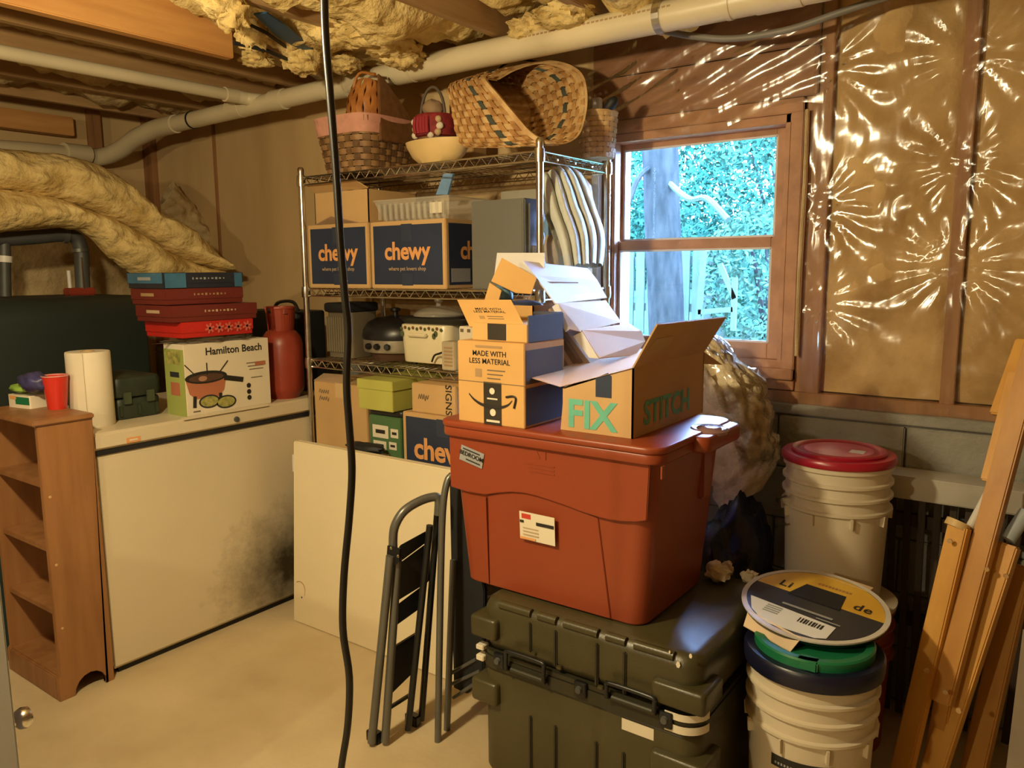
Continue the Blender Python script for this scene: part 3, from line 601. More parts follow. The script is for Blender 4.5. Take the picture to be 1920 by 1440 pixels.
# ---- oil tank behind the freezer
ot_ = thing('oil_tank', 'large dark green oil tank behind the freezer', 'oil tank', (-3.84, 1.25, 0))
prof = [(-3.84+cx+.10*math.cos(R(a+k)), 0, cz+.10*math.sin(R(a+k))) for cx, cz, a in ((.23,1.215,0),(-.23,1.215,90),(-.23,.35,180),(.23,.35,270)) for k in range(0, 91, 15)]
def shr(y, k): return [Vector((-3.84+(p[0]+3.84)*k, y, .78+(p[2]-.78)*k)) for p in prof]
rings = [shr(.46,.95), shr(.47,.99), shr(.48,1), shr(1.955,1), shr(1.965,.99), shr(1.975,.95)]; b = MB(); n_ = len(prof)
for r_ in rings: b.v += r_
for i in range(5):
    for j in range(n_): b.f.append((i*n_+j, i*n_+(j+1)%n_, (i+1)*n_+(j+1)%n_, (i+1)*n_+j))
b.f += [tuple(range(n_)), tuple(range(5*n_, 6*n_))]; b.build('tank_shell', tank_g, ot_, smooth=40)
for y in (.65, 1.8):
    for x in (-4.05, -3.63): MB().tube([(x, y, 0), (x, y, .5)], .02, 8).build('leg', steel_pipe, ot_)
def tp(px, py): return PX(px, py, -3.84)
MB().tube([tp(8,445), tp(10,556)], .024, 14).build('vent_pipe', steel_pipe, ot_, smooth=50); MB().tube([tp(9,480), tp(9,492)], .03, 14).build('pipe_collar', pvc_w, ot_, smooth=50)
MB().tube(spline([tp(-60,447), tp(20,447), tp(70,444), tp(118,440), tp(142,446), tp(152,470), tp(154,510), tp(156,552)], 5), .032, 16).build('fill_pipe', steel_pipe, ot_, smooth=50)
for a, b_ in (((118,440),(126,441)),((149,466),(150,472))): MB().tube([tp(*a), tp(*b_)], .039, 16).build('pipe_collar', grey_tube, ot_, smooth=50)
q = tp(150, 545); MB().box(q.x-.03, q.x+.04, q.y-.065, q.y+.055, 1.314, 1.350).build('gauge_base', red_mt, ot_, bevel=.006)
q = tp(131, 535); MB().tube([(q.x, q.y, 1.34), (q.x, q.y, 1.43)], .009, 10).build('gauge_tube', pvc_w, ot_, smooth=50)
q = tp(150, 535); MB().tube([(q.x+.035, q.y, 1.34), (q.x+.035, q.y, 1.49)], .004, 6).build('gauge_rod', chrome, ot_)
gk = thing('storage_bin', 'dark green plastic bin on the floor behind the bookshelf', 'bin', (-3.28, 1.1, 0)); MB().rbox(-3.47, -3.10, .95, 1.26, 0, .52, .04, taper=(.03,.02)).build('bin_body', mat('bin_green', (.03,.05,.045), .5), gk, smooth=40)
MB().rbox(-3.485, -3.085, .93, 1.265, .52, .55, .04, rz=.008).build('bin_lid', mat('bin_lid_green', (.05,.075,.065), .5), gk, smooth=40)

# ---- fallen fibreglass batts hanging at the left
def drape(name, label, topp, botp, X, bul, mt, seed, th=.10):
    T_ = [PX(x, y, X) for x, y in topp]; B_ = [PX(x, y, X+.02) for x, y in botp]
    def fn(u, v):
        if v <= .5: p = poly_at(T_, u).lerp(poly_at(B_, u), v*2); k = math.sin(math.pi*v*2); s_ = 1
        else: p = poly_at(B_, u).lerp(poly_at(T_, u), (v-.5)*2); k = math.sin(math.pi*(v-.5)*2)*.4; s_ = -1
        d = bul*(k**.6 if k > 0 else 0)*s_
        nn = noise.fractal(Vector((p.x*5+seed, p.y*6, p.z*9)), .9, 2.1, 4)*.045*(k if s_ > 0 else 0) + .014*noise.noise(Vector((p.x*24+seed, p.y*24, p.z*34)))
        return p + Vector((d+nn, -.3*nn, .3*nn))
    b = MB().grid(fn, 60, 36); o = b.build(name, mt, smooth=70); return tag(o, label, 'insulation', 'fallen insulation batts on the left')
drape('insulation_batt', 'upper fallen yellow fibreglass batt sloping down left wall', [(-60,262),(0,278),(60,284),(110,288),(160,300),(205,322),(245,355),(275,385),(310,405),(345,425),(380,455),(405,490),(414,505)], [(-60,350),(0,358),(60,368),(110,380),(160,398),(205,415),(245,432),(275,452),(300,470),(330,485),(360,498),(385,505),(400,508)], -3.75, .16, insul, 1.)
drape('insulation_batt', 'lower fallen yellow fibreglass batt curling above the tank pipes', [(-60,345),(0,352),(60,362),(110,374),(160,392),(205,410),(245,428),(275,448),(300,465),(330,480),(360,493),(385,502),(400,506)], [(-60,440),(0,436),(60,430),(110,427),(150,432),(180,455),(200,480),(225,500),(255,520),(285,535),(320,535),(360,525),(395,515)], -3.72, .13, insul, 5.)
drape('insulation_batt', 'thin ragged strip of insulation against the plywood wall corner', [(325,340),(345,365),(365,385),(385,415),(400,450),(408,480)], [(300,385),(315,405),(340,425),(360,445),(380,470),(400,490)], -4.25, .05, insul_d, 9.)
kw = MB().grid(lambda u, v: (lambda p: p + Vector((.05*noise.noise(p*5)-.02, 0, 0)))(PX(lerp(-60,300,u), lerp(430,600,v), -4.45)), 24, 12).build('insulation_facing', insul_d, smooth=70); tag(kw, 'dull brown facing of wall insulation behind the tank pipes', 'insulation')

# ---- grey cabinet at the left edge
gc_ = thing('grey_cabinet', 'grey metal cabinet at the left edge with a chrome knob', 'cabinet', (-2.05, .35, 0))
q = PX(38, 1440, -1.75); yb = q.y
MB().box(-2.35, -1.75, yb-.55, yb, .03, .80).build('cabinet_body', cab_m, gc_, bevel=.004); MB().box(-2.33, -1.77, yb-.53, yb-.02, 0, .03).build('plinth', black_mt, gc_)
q = PX(30, 1352, -1.80); MB().lathe([(.010,0),(.010,.015),(.020,.022),(.024,.034),(.020,.046),(.008,.05)], (-1.80, yb, q.z), 20, axis=(0,1,0)).build('knob', chrome, gc_, smooth=40)

# ---- wire shelving rack
RX0, RX1, RY0, RY1 = -2.668, -1.48, 2.20, 2.65
SH = [1.805, 1.350, 1.050, .600, .12]
rk = thing('wire_rack', 'chrome wire shelving rack loaded with boxes and baskets', 'shelving rack', ((RX0+RX1)/2, (RY0+RY1)/2, 0))
for x in (RX0, RX1):
    for y in (RY0, RY1):
        p = MB().tube([(x, y, .02), (x, y, 1.828)], .0127, 14).build('post', chrome, rk, smooth=50)
        MB().lathe([(.013,1.822),(.0135,1.835),(.009,1.842)], (x, y, 0), 14).build('post_cap', chrome, p, smooth=50); MB().lathe([(.016,0),(.016,.02),(.012,.024)], (x, y, 0), 12).build('foot', black_pl, p, smooth=50)
for zs in SH:
    b = MB(); z1, z0 = zs-.004, zs-.034
    for z in (z1, z0):
        b.tube([(RX0,RY0,z),(RX1,RY0,z)], .0033, 6); b.tube([(RX0,RY1,z),(RX1,RY1,z)], .0033, 6); b.tube([(RX0,RY0,z),(RX0,RY1,z)], .0033, 6); b.tube([(RX1,RY0,z),(RX1,RY1,z)], .0033, 6)
    n_ = 38
    for k in range(1, n_): x = lerp(RX0, RX1, k/n_); b.tube([(x,RY0,zs-.0015),(x,RY1,zs-.0015)], .0017, 4)
    for y in (2.31, 2.425, 2.54): b.tube([(RX0,y,z0+.012),(RX1,y,z0+.012)], .003, 5)
    sh = b.build('shelf', chrome, rk, smooth=50); b = MB()
    for y in (RY0, RY1): b.tube([(lerp(RX0, RX1, k/44), y, z1 if k % 2 else z0) for k in range(45)], .0022, 5)
    for x in (RX0, RX1): b.tube([(x, lerp(RY0, RY1, k/16), z1 if k % 2 else z0) for k in range(17)], .0022, 5)
    b.build('truss_wire', chrome, sh)
    for x in (RX0, RX1):
        for y in (RY0, RY1): MB().lathe([(.0175,zs-.040),(.0185,zs-.02),(.017,zs+.004)], (x, y, 0), 14).build('collar', chrome, sh, smooth=50)

# ---- cardboard boxes
def scribble(par, c, right, upv, w_, h_, mt, seed):
    rr = random.Random(seed); c = Vector(c); n_ = 9
    MB().tube(spline([c + right*w_*(k/n_-.5) + upv*h_*(rr.uniform(.2,.5) if k % 2 else rr.uniform(-.5,-.2)) for k in range(n_+1)], 3), .0013, 4).build('handwriting', mt, par)
def carton(name, label, x0, x1, y0, y1, z0, z1, mt=card, cat='box', group=None, tape=True, open_=False, flaps=()):
    t = thing(name, label, cat, ((x0+x1)/2, (y0+y1)/2, z0), group)
    if open_:
        k = .004; b = MB().box(x0,x1,y0,y1,z0,z0+k).box(x0,x0+k,y0,y1,z0,z1).box(x1-k,x1,y0,y1,z0,z1).box(x0,x1,y0,y0+k,z0,z1).box(x0,x1,y1-k,y1,z0,z1); b.build('carton_body', mt, t)
    else: MB().box(x0, x1, y0, y1, z0, z1).build('carton_body', mt, t, bevel=.003)
    if tape: MB().box((x0+x1)/2-.025, (x0+x1)/2+.025, y0-.0008, y1, z1-.002, z1+.0012).build('tape', tape_m, t); patch(t, 'tape', ((x0+x1)/2, y0, z1-.03), X3, Z3, .05, .06, tape_m, .001)
    for f in flaps: MB().prism([Vector(p) for p in f], (0,0,.004)).build('flap', mt, t)
    return t
def chewy(label, x0, x1, y0, y1, z0, z1, tx=None, ts=.074):
    t = carton('shipping_box', label, x0, x1, y0, y1, z0, z1, card, 'box', 'navy printed shipping boxes', tape=False); xc = (x0+x1)/2; h = z1-z0
    patch(t, 'navy_print', (xc, y0, (z0+z1)/2), X3, Z3, (x1-x0)-.034, h-.032, navy, .001); patch(t, 'tape', (xc, y0, z1-.045), X3, Z3, .055, .065, navy_tape, .0018); patch(t, 'tape', (xc, y0, z0+.035), X3, Z3, .055, .045, navy_tape, .0018)
    patch(t, 'navy_print', (x1, (y0+y1)/2, (z0+z1)/2), Y3, Z3, (y1-y0)-.03, h-.03, navy, .001)
    text(t, 'chewy', (tx if tx else xc, y0, (z0+z1)/2+.012), X3, Z3, ts*1.25, orange_ink, bold=.028, lift=.0025, spacing=.97)
    text(t, 'where pet lovers shop', (tx if tx else xc, y0, (z0+z1)/2-.052), X3, Z3, .021, tan_ink, bold=.004, lift=.0025); return t
chewy('navy chewy box left on the second rack shelf', -2.650, -2.292, 2.208, 2.55, 1.350, 1.606)
c3 = chewy('navy chewy box in the middle of the second rack shelf', -2.278, -1.893, 2.205, 2.55, 1.350, 1.604)
text(c3, 'chewy', (-1.893, 2.40, 1.489), Y3, Z3, .0925, orange_ink, bold=.028, lift=.0025, spacing=.97)
patch(c3, 'shipping_label', (-1.893, 2.285, 1.40), Y3, Z3, .11, .05, label_g, .003)
chewy('navy chewy box low behind the leaning white panel', -2.055, -1.66, 2.125, 2.50, .600, .895, ts=.09)
ob = carton('open_box', 'open tan box on top of the left chewy box', -2.66, -2.34, 2.26, 2.54, 1.607, 1.740, card, open_=True, tape=False, flaps=[[(-2.66,2.26,1.742),(-2.34,2.26,1.742),(-2.36,2.215,1.768),(-2.66,2.215,1.775)], [(-2.66,2.54,1.742),(-2.34,2.54,1.742),(-2.36,2.60,1.76),(-2.64,2.60,1.76)]])
MB().prism([(-2.66,2.259,1.61),(-2.40,2.259,1.61),(-2.52,2.225,1.638)], (0,-.001,.003)).build('torn_flap', card_in, ob)
cl = thing('clamshell_tray', 'clear plastic food tray on the middle chewy box', 'tray', (-2.13, 2.36, 1.605))
def shell(z0, z1, x0, x1, y0, y1, k=.03):
    b = MB().rbox(x0+k, x1-k, y0+k, y1-k, z0, z0+.002, .03); b.build('tray_base', clear_pl, cl, smooth=40)
    for a, bb, c_, d in (((x0+k,y0+k),(x1-k,y0+k),(x1,y0),(x0,y0)),((x1-k,y0+k),(x1-k,y1-k),(x1,y1),(x1,y0)),((x0+k,y1-k),(x1-k,y1-k),(x1,y1),(x0,y1)),((x0+k,y0+k),(x0+k,y1-k),(x0,y1),(x0,y0))):
        MB().prism([(*a,z0),(*bb,z0),(*c_,z1),(*d,z1)], (.0015,.0015,0)).build('tray_wall', clear_pl, cl)
    MB().tube([(x0,y0,z1),(x1,y0,z1),(x1,y1,z1),(x0,y1,z1)], .004, 6, True).build('tray_rim', clear_pl, cl)
shell(1.606, 1.69, -2.32, -1.93, 2.27, 2.5)
for k in range(12): MB().box(-2.29+k*.03, -2.278+k*.03, 2.262, 2.27, 1.615, 1.675).build('tray_flute', clear_pl, cl)
MB().prism([(-2.02,2.30,1.70),(-1.98,2.30,1.775),(-1.95,2.32,1.775),(-1.98,2.32,1.70)], (0,.01,0)).build('blue_label', blue_cl, cl); patch(cl, 'price_label', (-1.99, 2.268, 1.65), X3, Z3, .06, .04, label_w, .003)
gk2 = thing('grey_file_box', 'plain grey metal cabinet box at the rack right end', 'cabinet', (-1.66, 2.33, 1.35))
MB().box(-1.775, -1.545, 2.205, 2.47, 1.350, 1.656).build('box_shell', grey_mt, gk2, bevel=.004); MB().box(-1.544, -1.538, 2.225, 2.45, 1.37, 1.64).build('door', grey_mt, gk2, bevel=.002)
MB().box(-1.538, -1.533, 2.235, 2.255, 1.36, 1.50).build('handle', chrome, gk2, bevel=.001)
MB().box(-1.765, -1.555, 2.2035, 2.205, 1.36, 1.645).build('front_panel', grey_mt, gk2)
sb_ = carton('small_grey_box', 'small dull box standing on the grey cabinet box', -1.76, -1.60, 2.36, 2.46, 1.657, 1.70, mat('dull_box', (.30,.28,.22), .7), tape=False)
tb = thing('round_hatbox', 'round tan box standing behind the grey cabinet box', 'box', (-1.58, 2.52, 1.35)); MB().lathe([(.085,0),(.085,.34),(.08,.37),(.06,.395),(.02,.405)], (-1.585, 2.555, 1.352), 30).build('hatbox_body', card, tb, smooth=45); MB().lathe([(.087,.30),(.087,.335)], (-1.585,2.555,1.352), 30, cap=False).build('band', tape_m, tb, smooth=50)

# folded quilt
qt = thing('folded_quilt', 'pale channel-quilted comforter folded at the rack right end', 'quilt', (-1.42, 2.42, 1.35))
La = [PY(1012,335,2.29), PY(1018,350,2.27), PY(1030,400,2.25), PY(1048,450,2.25), PY(1060,505,2.26)]
Lb = [PY(1078,318,2.45), PY(1095,335,2.45), PY(1118,390,2.45), PY(1134,445,2.46), PY(1130,500,2.47)]
def fn(u, v):
    if v <= .8:
        s_ = v/.8; a = poly_at(spline(La, 5), u); b_ = poly_at(spline(Lb, 5), u); p = a.lerp(b_, s_)
        rib = abs(math.sin(math.pi*5*s_))**.6*.026 + .04*math.sin(math.pi*s_); return p + Vector((.55, -.75, .25))*rib + Vector((0,0,.006*noise.noise(p*30)))
    s_ = (v-.8)/.2; a = poly_at(spline(Lb, 5), u); b_ = poly_at(spline(La, 5), u); return a.lerp(b_, s_) + Vector((-.02, .10*math.sin(math.pi*s_), 0))
MB().grid(fn, 20, 75).build('quilt_shell', quilt_m, qt, smooth=60)
bb = lump('blue_cushion', blue_cl, None, PY(1036,425,2.30), (.030,.03,.055), .15, 3., seed=3.); tag(bb, 'blue cloth bundle tucked left of the folded quilt', 'cloth')
bb = lump('beige_cushion', beige_cl, None, PY(1040,468,2.29), (.040,.035,.065), .2, 3., seed=6.); tag(bb, 'beige cushion under the blue cloth by the quilt', 'cushion')

# ---- small appliances on the third shelf
ht = thing('ribbed_heater', 'ribbed beige and black appliance at the left of the third shelf', 'appliance', (-2.56, 2.36, 1.05))
MB().rbox(-2.65, -2.50, 2.29, 2.45, 1.052, 1.245, .02).build('heater_body', mat('heater_beige', (.16,.13,.085), .5), ht, smooth=40)
for k in range(10): MB().box(-2.642+k*.0142, -2.634+k*.0142, 2.278, 2.292, 1.075, 1.225).build('fin', mat('fin_beige', (.24,.20,.13), .5), ht, bevel=.002)
MB().rbox(-2.652, -2.497, 2.27, 2.46, 1.245, 1.285, .02, rz=.01).build('top_cap', black_mt, ht, smooth=40)
gr = thing('electric_skillet', 'black domed electric skillet with steel base and knobs', 'skillet', (-2.345, 2.40, 1.05)); c = gr.location.copy()
MB().lathe([(.115,.03),(.140,.035),(.145,.045),(.145,.085),(.138,.09)], c, 40, sy=.9).build('steel_base', mat('brushed_steel', (.42,.38,.30), .35, .6), gr, smooth=40)
MB().lathe([(.147,.088),(.149,.10),(.145,.125),(.125,.155),(.09,.172),(.03,.182),(.002,.184)], c, 40, sy=.9).build('dome_lid', black_pl, gr, smooth=50)
MB().lathe([(.012,.182),(.012,.198),(.022,.202),(.022,.212),(.006,.216)], c, 16).build('lid_knob', black_pl, gr, smooth=40)
MB().lathe([(.10,0),(.12,.03)], c, 30, sy=.9).build('foot', mat('brown_base', (.10,.05,.03), .5), gr, smooth=40)
for a in (-100, -82, -64): 
    d = Vector((math.cos(R(a)), math.sin(R(a))*.9, 0)); MB().lathe([(.013,0),(.013,.012),(.010,.018)], c+d*.145+Z3*.062, 14, axis=d).build('knob', black_pl, gr, smooth=40)
MB().tube(spline([c+Vector((-.14,-.03,.09)), c+Vector((-.20,-.06,.10)), c+Vector((-.24,-.05,.07))], 5), .009, 8).build('handle', black_pl, gr, smooth=50)
ck = thing('cream_canister', 'cream enamel cooker with floral band on the third shelf', 'cooker', (-2.06, 2.36, 1.05))
MB().rbox(-2.19, -1.935, 2.25, 2.46, 1.062, 1.212, .04, taper=(.008,.006), rz=.006).build('cooker_body', cream_mt, ck, smooth=40)
MB().box(-2.13, -2.03, 2.235, 2.252, 1.165, 1.178).build('handle', cream_mt, ck, bevel=.004)
for k in range(11): MB().prism([(-2.168+k*.0205+.007*math.cos(R(a)), 2.2485, 1.195+.007*math.sin(R(a))+.004*(k%2)) for a in range(0,360,60)], (0,-.001,0)).build('floral_print', (mat('print_green', (.09,.12,.05), .5), mat('print_brown', (.18,.08,.04), .5))[k % 2], ck)
for x, z in ((-2.165,1.175),(-2.0,1.17),(-1.99,1.18)): MB().prism([(x+.009*math.cos(R(a)), 2.2485, z+.012*math.sin(R(a))) for a in range(0,360,45)], (0,-.001,0)).build('floral_print', mat('print_green', (.09,.12,.05), .5), ck)
for x in (-2.15, -1.97): MB().lathe([(.014,1.05),(.012,1.063)], (x, 2.30, 0), 10).build('foot', black_pl, ck)
MB().tube(spline([(-2.0,2.235,1.075),(-1.98,2.228,1.10),(-1.95,2.225,1.11),(-1.93,2.24,1.12)], 5), .004, 6).build('power_lead', black_pl, ck, smooth=50)
tr_ = thing('black_griddle', 'black flat griddle pan lying on the cream cooker', 'griddle', (-2.0, 2.36, 1.213)); MB().rbox(-2.21, -1.85, 2.26, 2.46, 1.214, 1.24, .03, taper=(.015,.01), rz=.006).build('pan', black_pl, tr_, smooth=40)
MB().tube(spline([(-1.86,2.34,1.235),(-1.81,2.32,1.24),(-1.77,2.31,1.25)], 4), .009, 8).build('handle', black_pl, tr_, smooth=50)
gl_ = thing('glass_lid', 'clear glass lid resting on the black griddle pan', 'lid', (-2.07, 2.36, 1.241)); MB().lathe([(.10,0),(.10,.006),(.085,.02),(.05,.034),(.002,.04)], gl_.location, 30).build('dome', clear_pl, gl_, smooth=50); MB().lathe([(.01,.038),(.01,.05),(.018,.055),(.016,.066)], gl_.location, 14).build('knob', clear_pl, gl_, smooth=40)
sc_ = carton('striped_carton', 'small carton with brown striped print beside the cooker', -1.925, -1.86, 2.205, 2.27, 1.052, 1.158, mat('striped_carton_card', (.50,.42,.28), .6), tape=False)
for k in range(6): patch(sc_, 'stripe_print', (-1.892, 2.205, 1.07+k*.013), X3, Z3, .04, .007, faint_ink, .001)
wb_ = carton('white_print_box', 'white patterned box behind the amazon mailer on the rack', -1.86, -1.70, 2.23, 2.36, 1.052, 1.215, white_p, tape=False)
for k in range(5): patch(wb_, 'print', (-1.845+k*.032, 2.23, 1.20), X3, Z3, .015, .012, grey_ink, .001)
bp2 = thing('black_pan', 'black frying pan tilted at the third shelf right end', 'pan', (-1.80, 2.36, 1.242)); MB().lathe([(.07,0),(.075,.004),(.088,.03),(.085,.03),(.07,.008),(.002,.008)], (-1.76, 2.38, 1.242), 28).build('pan_body', black_pl, bp2, smooth=50); MB().tube([(-1.76,2.30,1.265),(-1.74,2.18,1.285)], .008, 8).build('handle', black_pl, bp2)

# ---- boxes low in the rack
lb = carton('tall_carton', 'tall plain tan carton low at the left of the rack', -2.650, -2.33, 2.205, 2.56, .600, .955, card); 
for k in range(2): scribble(lb, (-2.585, 2.203, .915-.03*k), X3, Z3, .06, .022, grey_ink, k)
MB().prism([(-2.65,2.206,.956),(-2.45,2.206,.956),(-2.48,2.25,.985),(-2.64,2.25,.98)], (0,.002,.003)).build('flap', card_in, lb)
gw = carton('green_white_carton', 'green and white printed carton under the lime box', -2.245, -2.075, 2.135, 2.40, .600, .862, mat('green_print_card', (.08,.18,.07), .6), tape=False)
for k, (x, z, w_, h_) in enumerate(((-2.185,.80,.085,.05),(-2.19,.745,.07,.035),(-2.11,.80,.04,.035),(-2.12,.75,.04,.03),(-2.18,.70,.08,.03))): patch(gw, 'white_print', (x, 2.135, z), X3, Z3, w_, h_, label_w, .001); patch(gw, 'print', (x, 2.135, z), X3, Z3, w_*.6, h_*.3, ink, .002)
patch(gw, 'white_print', (-2.075, 2.25, .76), Y3, Z3, .16, .15, label_w, .001)
bi = thing('black_tray', 'black plastic tray between lime box and green carton', 'tray', (-2.16, 2.26, .862)); MB().rbox(-2.255, -2.07, 2.14, 2.38, .863, .884, .02, rz=.004).build('tray_body', black_pl, bi, smooth=40)
lm = thing('lime_box', 'lime yellow shoe box jutting from the lower rack', 'box', (-2.17, 2.26, .885)); MB().box(-2.285, -2.10, 2.12, 2.42, .885, .998).build('box_body', lime_m, lm, bevel=.002); MB().box(-2.289, -2.096, 2.116, 2.424, .965, 1.003).build('box_lid', lime_m, lm, bevel=.002)
sg = carton('signs_carton', 'small tan carton with handwriting lying on the low chewy box', -2.015, -1.80, 2.135, 2.42, .896, 1.005, card, tape=False)
text(sg, 'SIGNS', (-1.835, 2.135, .955), -Z3, X3, .042, ink, 'handwriting', bold=.006); scribble(sg, (-1.955, 2.133, .955), X3, Z3, .05, .025, grey_ink, 5)
bz = lump('black_bag', black_mt, None, (-2.20, 2.07, .745), (.10,.035,.02), .25, 4., seed=8.); tag(bz, 'black plastic bag poking over the leaning white panel', 'bag')

# ---- leaning white panel
wp = thing('leaning_white_board', 'large off-white board leaning in front of the rack', 'panel', (-2.05, 1.97, 0))
MB().hexa([(-2.535,1.950,0),(-1.57,1.950,0),(-1.57,1.985,0),(-2.535,1.985,0),(-2.535,1.992,.745),(-1.57,1.992,.745),(-1.57,2.027,.745),(-2.535,2.027,.745)]).build('board', panel_m, wp, bevel=.004)
MB().hexa([(-2.54,1.986,.62),(-2.53,1.986,.62),(-2.53,2.02,.62),(-2.54,2.02,.62),(-2.54,1.988,.69),(-2.53,1.988,.69),(-2.53,2.02,.69),(-2.54,2.02,.69)]).build('edge_notch', card_w, wp)
for px, py in ((566,1120),(590,1168)): MB().lathe([(.004,0),(.003,.002)], PY(px, py, 1.956), 8, axis=(0,-1,0)).build('screw', steel_pipe, wp)
MB().tube([PY(560+12*math.cos(R(a)), 1110+20*math.sin(R(a)), 1.9575) for a in range(-110, 115, 15)], .0012, 5).build('pencil_mark', wicker, wp)

# ---- woven baskets
def weave(t, P, nst, nw, th, mts, mtw, hw=.42, amp=.004, seg=None, rim=None, rim_r=.007, base=True, bmat=None, tlo=0., thi=1., special=None):
    """P(u,t): closed tub wall, u around and t up. Every weaver and stake is a strip of its own."""
    def nrm(u, v):
        e = 1e-3; du = P(u+e, v)-P(u-e, v); dv = P(u, min(v+e,1))-P(u, max(v-e,0)); n = du.cross(dv)
        return n.normalized() if n.length > 0 else Vector((0,0,1))
    ns = seg or nst*3
    for i in range(nw):
        v = lerp(tlo, thi, (i+.5)/nw); h = hw/nw; b = MB()
        for k in range(ns):
            u = k/ns; o = amp*math.sin(math.pi*nst*u*1.0 + math.pi*i); n = nrm(u, v)
            for dv, dn in ((-h,0),(h,0),(h,th),(-h,th)): b.v.append(P(u, min(max(v+dv,0),1)) + n*(o+dn))
        for k in range(ns):
            a, c_ = k*4, ((k+1) % ns)*4
            for j in range(4): b.f.append((a+j, a+(j+1)%4, c_+(j+1)%4, c_+j))
        b.build('weaver', special[1] if special and i in special[0] else mtw, t, smooth=50)
    for j in range(nst):
        u = (j+.5)/nst; h = .36/nst; b = MB(); m_ = nw*2+1
        for k in range(m_):
            v = lerp(tlo, thi, k/(m_-1)); n = nrm(u, v); o = -amp*math.sin(math.pi*nst*u)*(math.cos(math.pi*(v-tlo)/(thi-tlo)*nw-math.pi/2)) - th*.5
            for du, dn in ((-h,0),(h,0),(h,th),(-h,th)): b.v.append(P(u+du, v) + n*(o+dn))
        for k in range(m_-1):
            for q in range(4): b.f.append((k*4+q, k*4+(q+1)%4, k*4+4+(q+1)%4, k*4+4+q))
        b.build('stake', mts, t, smooth=50)
    b = MB(); n_ = 48; b.v += [P(k/n_, tlo) for k in range(n_)]; b.f.append(tuple(range(n_)))
    if base: b.build('base', bmat or mts, t)
    if rim: MB().tube([P(k/n_, thi) for k in range(n_)], rim_r, 6, True).build('rim', rim, t, smooth=60)
def rrect(u, hx, hy, p=5.):
    a = 2*math.pi*u; c_, s_ = math.cos(a), math.sin(a); r = (abs(c_/hx)**p + abs(s_/hy)**p)**(-1/p); return r*c_, r*s_
ZS = 1.806
# pink-banded basket
pk = thing('pink_band_basket', 'dark woven basket with a pink cloth band on the top shelf', 'basket', (-2.47, 2.40, ZS))
def P1(u, v): x, y = rrect(u, lerp(.125,.160,v), lerp(.135,.175,v)); return Vector((-2.475+x, 2.395+y, ZS+.002+.215*v))
weave(pk, P1, 28, 9, .003, wicker_d, mat('wicker_mid', (.33,.19,.075), .6, col2=(.2,.1,.04), scale=18), amp=.004)
b = MB(); n_ = 56
for v, o in ((.70,.008),(1.02,.008),(1.02,-.004),(.70,.003)):
    for k in range(n_): p = P1(k/n_, min(v,1)); d = Vector((p.x+2.475, p.y-2.395, 0)).normalized(); b.v.append(Vector((p.x, p.y, ZS+.002+.215*v)) + d*o)
for r_ in range(4):
    for k in range(n_): b.f.append((r_*n_+k, r_*n_+(k+1)%n_, ((r_+1)%4)*n_+(k+1)%n_, ((r_+1)%4)*n_+k))
b.build('cloth_band', pink_cl, pk, smooth=50)
# lidded orange basket standing on end
lbk = thing('lidded_basket', 'orange splint basket standing on end in the pink basket', 'basket', (-2.40, 2.36, 1.93))
def P2(u, v):      # half-round woven shell: u across, v up
    a = R(-95+190*u); zt = lerp(1.93, 2.175-.035*(u-.5)**2*4, v); bul = math.sin(math.pi*(.12+.8*v))
    return Vector((-2.400 + .085*math.sin(a)*(.75+.25*bul), 2.335 - .07*math.cos(a)*bul - .01, zt))
for j in range(9):
    u0, u1 = j/9+.008, (j+1)/9-.008; b = MB()
    for k in range(15):
        v = k/14; o = .004*math.sin(math.pi*(k*.5+j))
        for u, dd in ((u0,0),(u1,0),(u1,.004),(u0,.004)): b.v.append(P2(u, v) + Vector((0,-1,0))*(o+dd))
    for k in range(14):
        for q in range(4): b.f.append((k*4+q, k*4+(q+1)%4, k*4+4+(q+1)%4, k*4+4+q))
    b.build('splint', wicker_o, lbk, smooth=60)
MB().prism([(-2.322,2.31,1.93),(-2.322,2.51,1.93),(-2.322,2.51,2.00),(-2.322,2.48,2.05),(-2.322,2.345,2.165),(-2.322,2.31,2.182)], (.012,0,0)).build('side_lid', wood('lid_brown', (.20,.09,.03), (.13,.055,.018)), lbk, bevel=.003)
MB().prism([(-2.485,2.345,1.93),(-2.322,2.345,1.93),(-2.322,2.345,2.165),(-2.40,2.345,2.175),(-2.485,2.345,2.15)], (0,.012,0)).build('back_board', wicker_o, lbk)
MB().tube(spline([(-2.48,2.30,1.98),(-2.42,2.295,2.18),(-2.32,2.30,2.178)],6), .006, 6).build('rim', wicker_o, lbk, smooth=60)
# pale bowl
bw_ = thing('wooden_bowl', 'pale oval wooden bowl on the top shelf front', 'bowl', (-1.995, 2.29, ZS)); MB().lathe([(.08,.004),(.115,.03),(.140,.068),(.146,.085),(.138,.085),(.105,.04),(.06,.018),(.002,.014)], bw_.location, 40, sy=.56).build('bowl_shell', bowl_m, bw_, smooth=50)
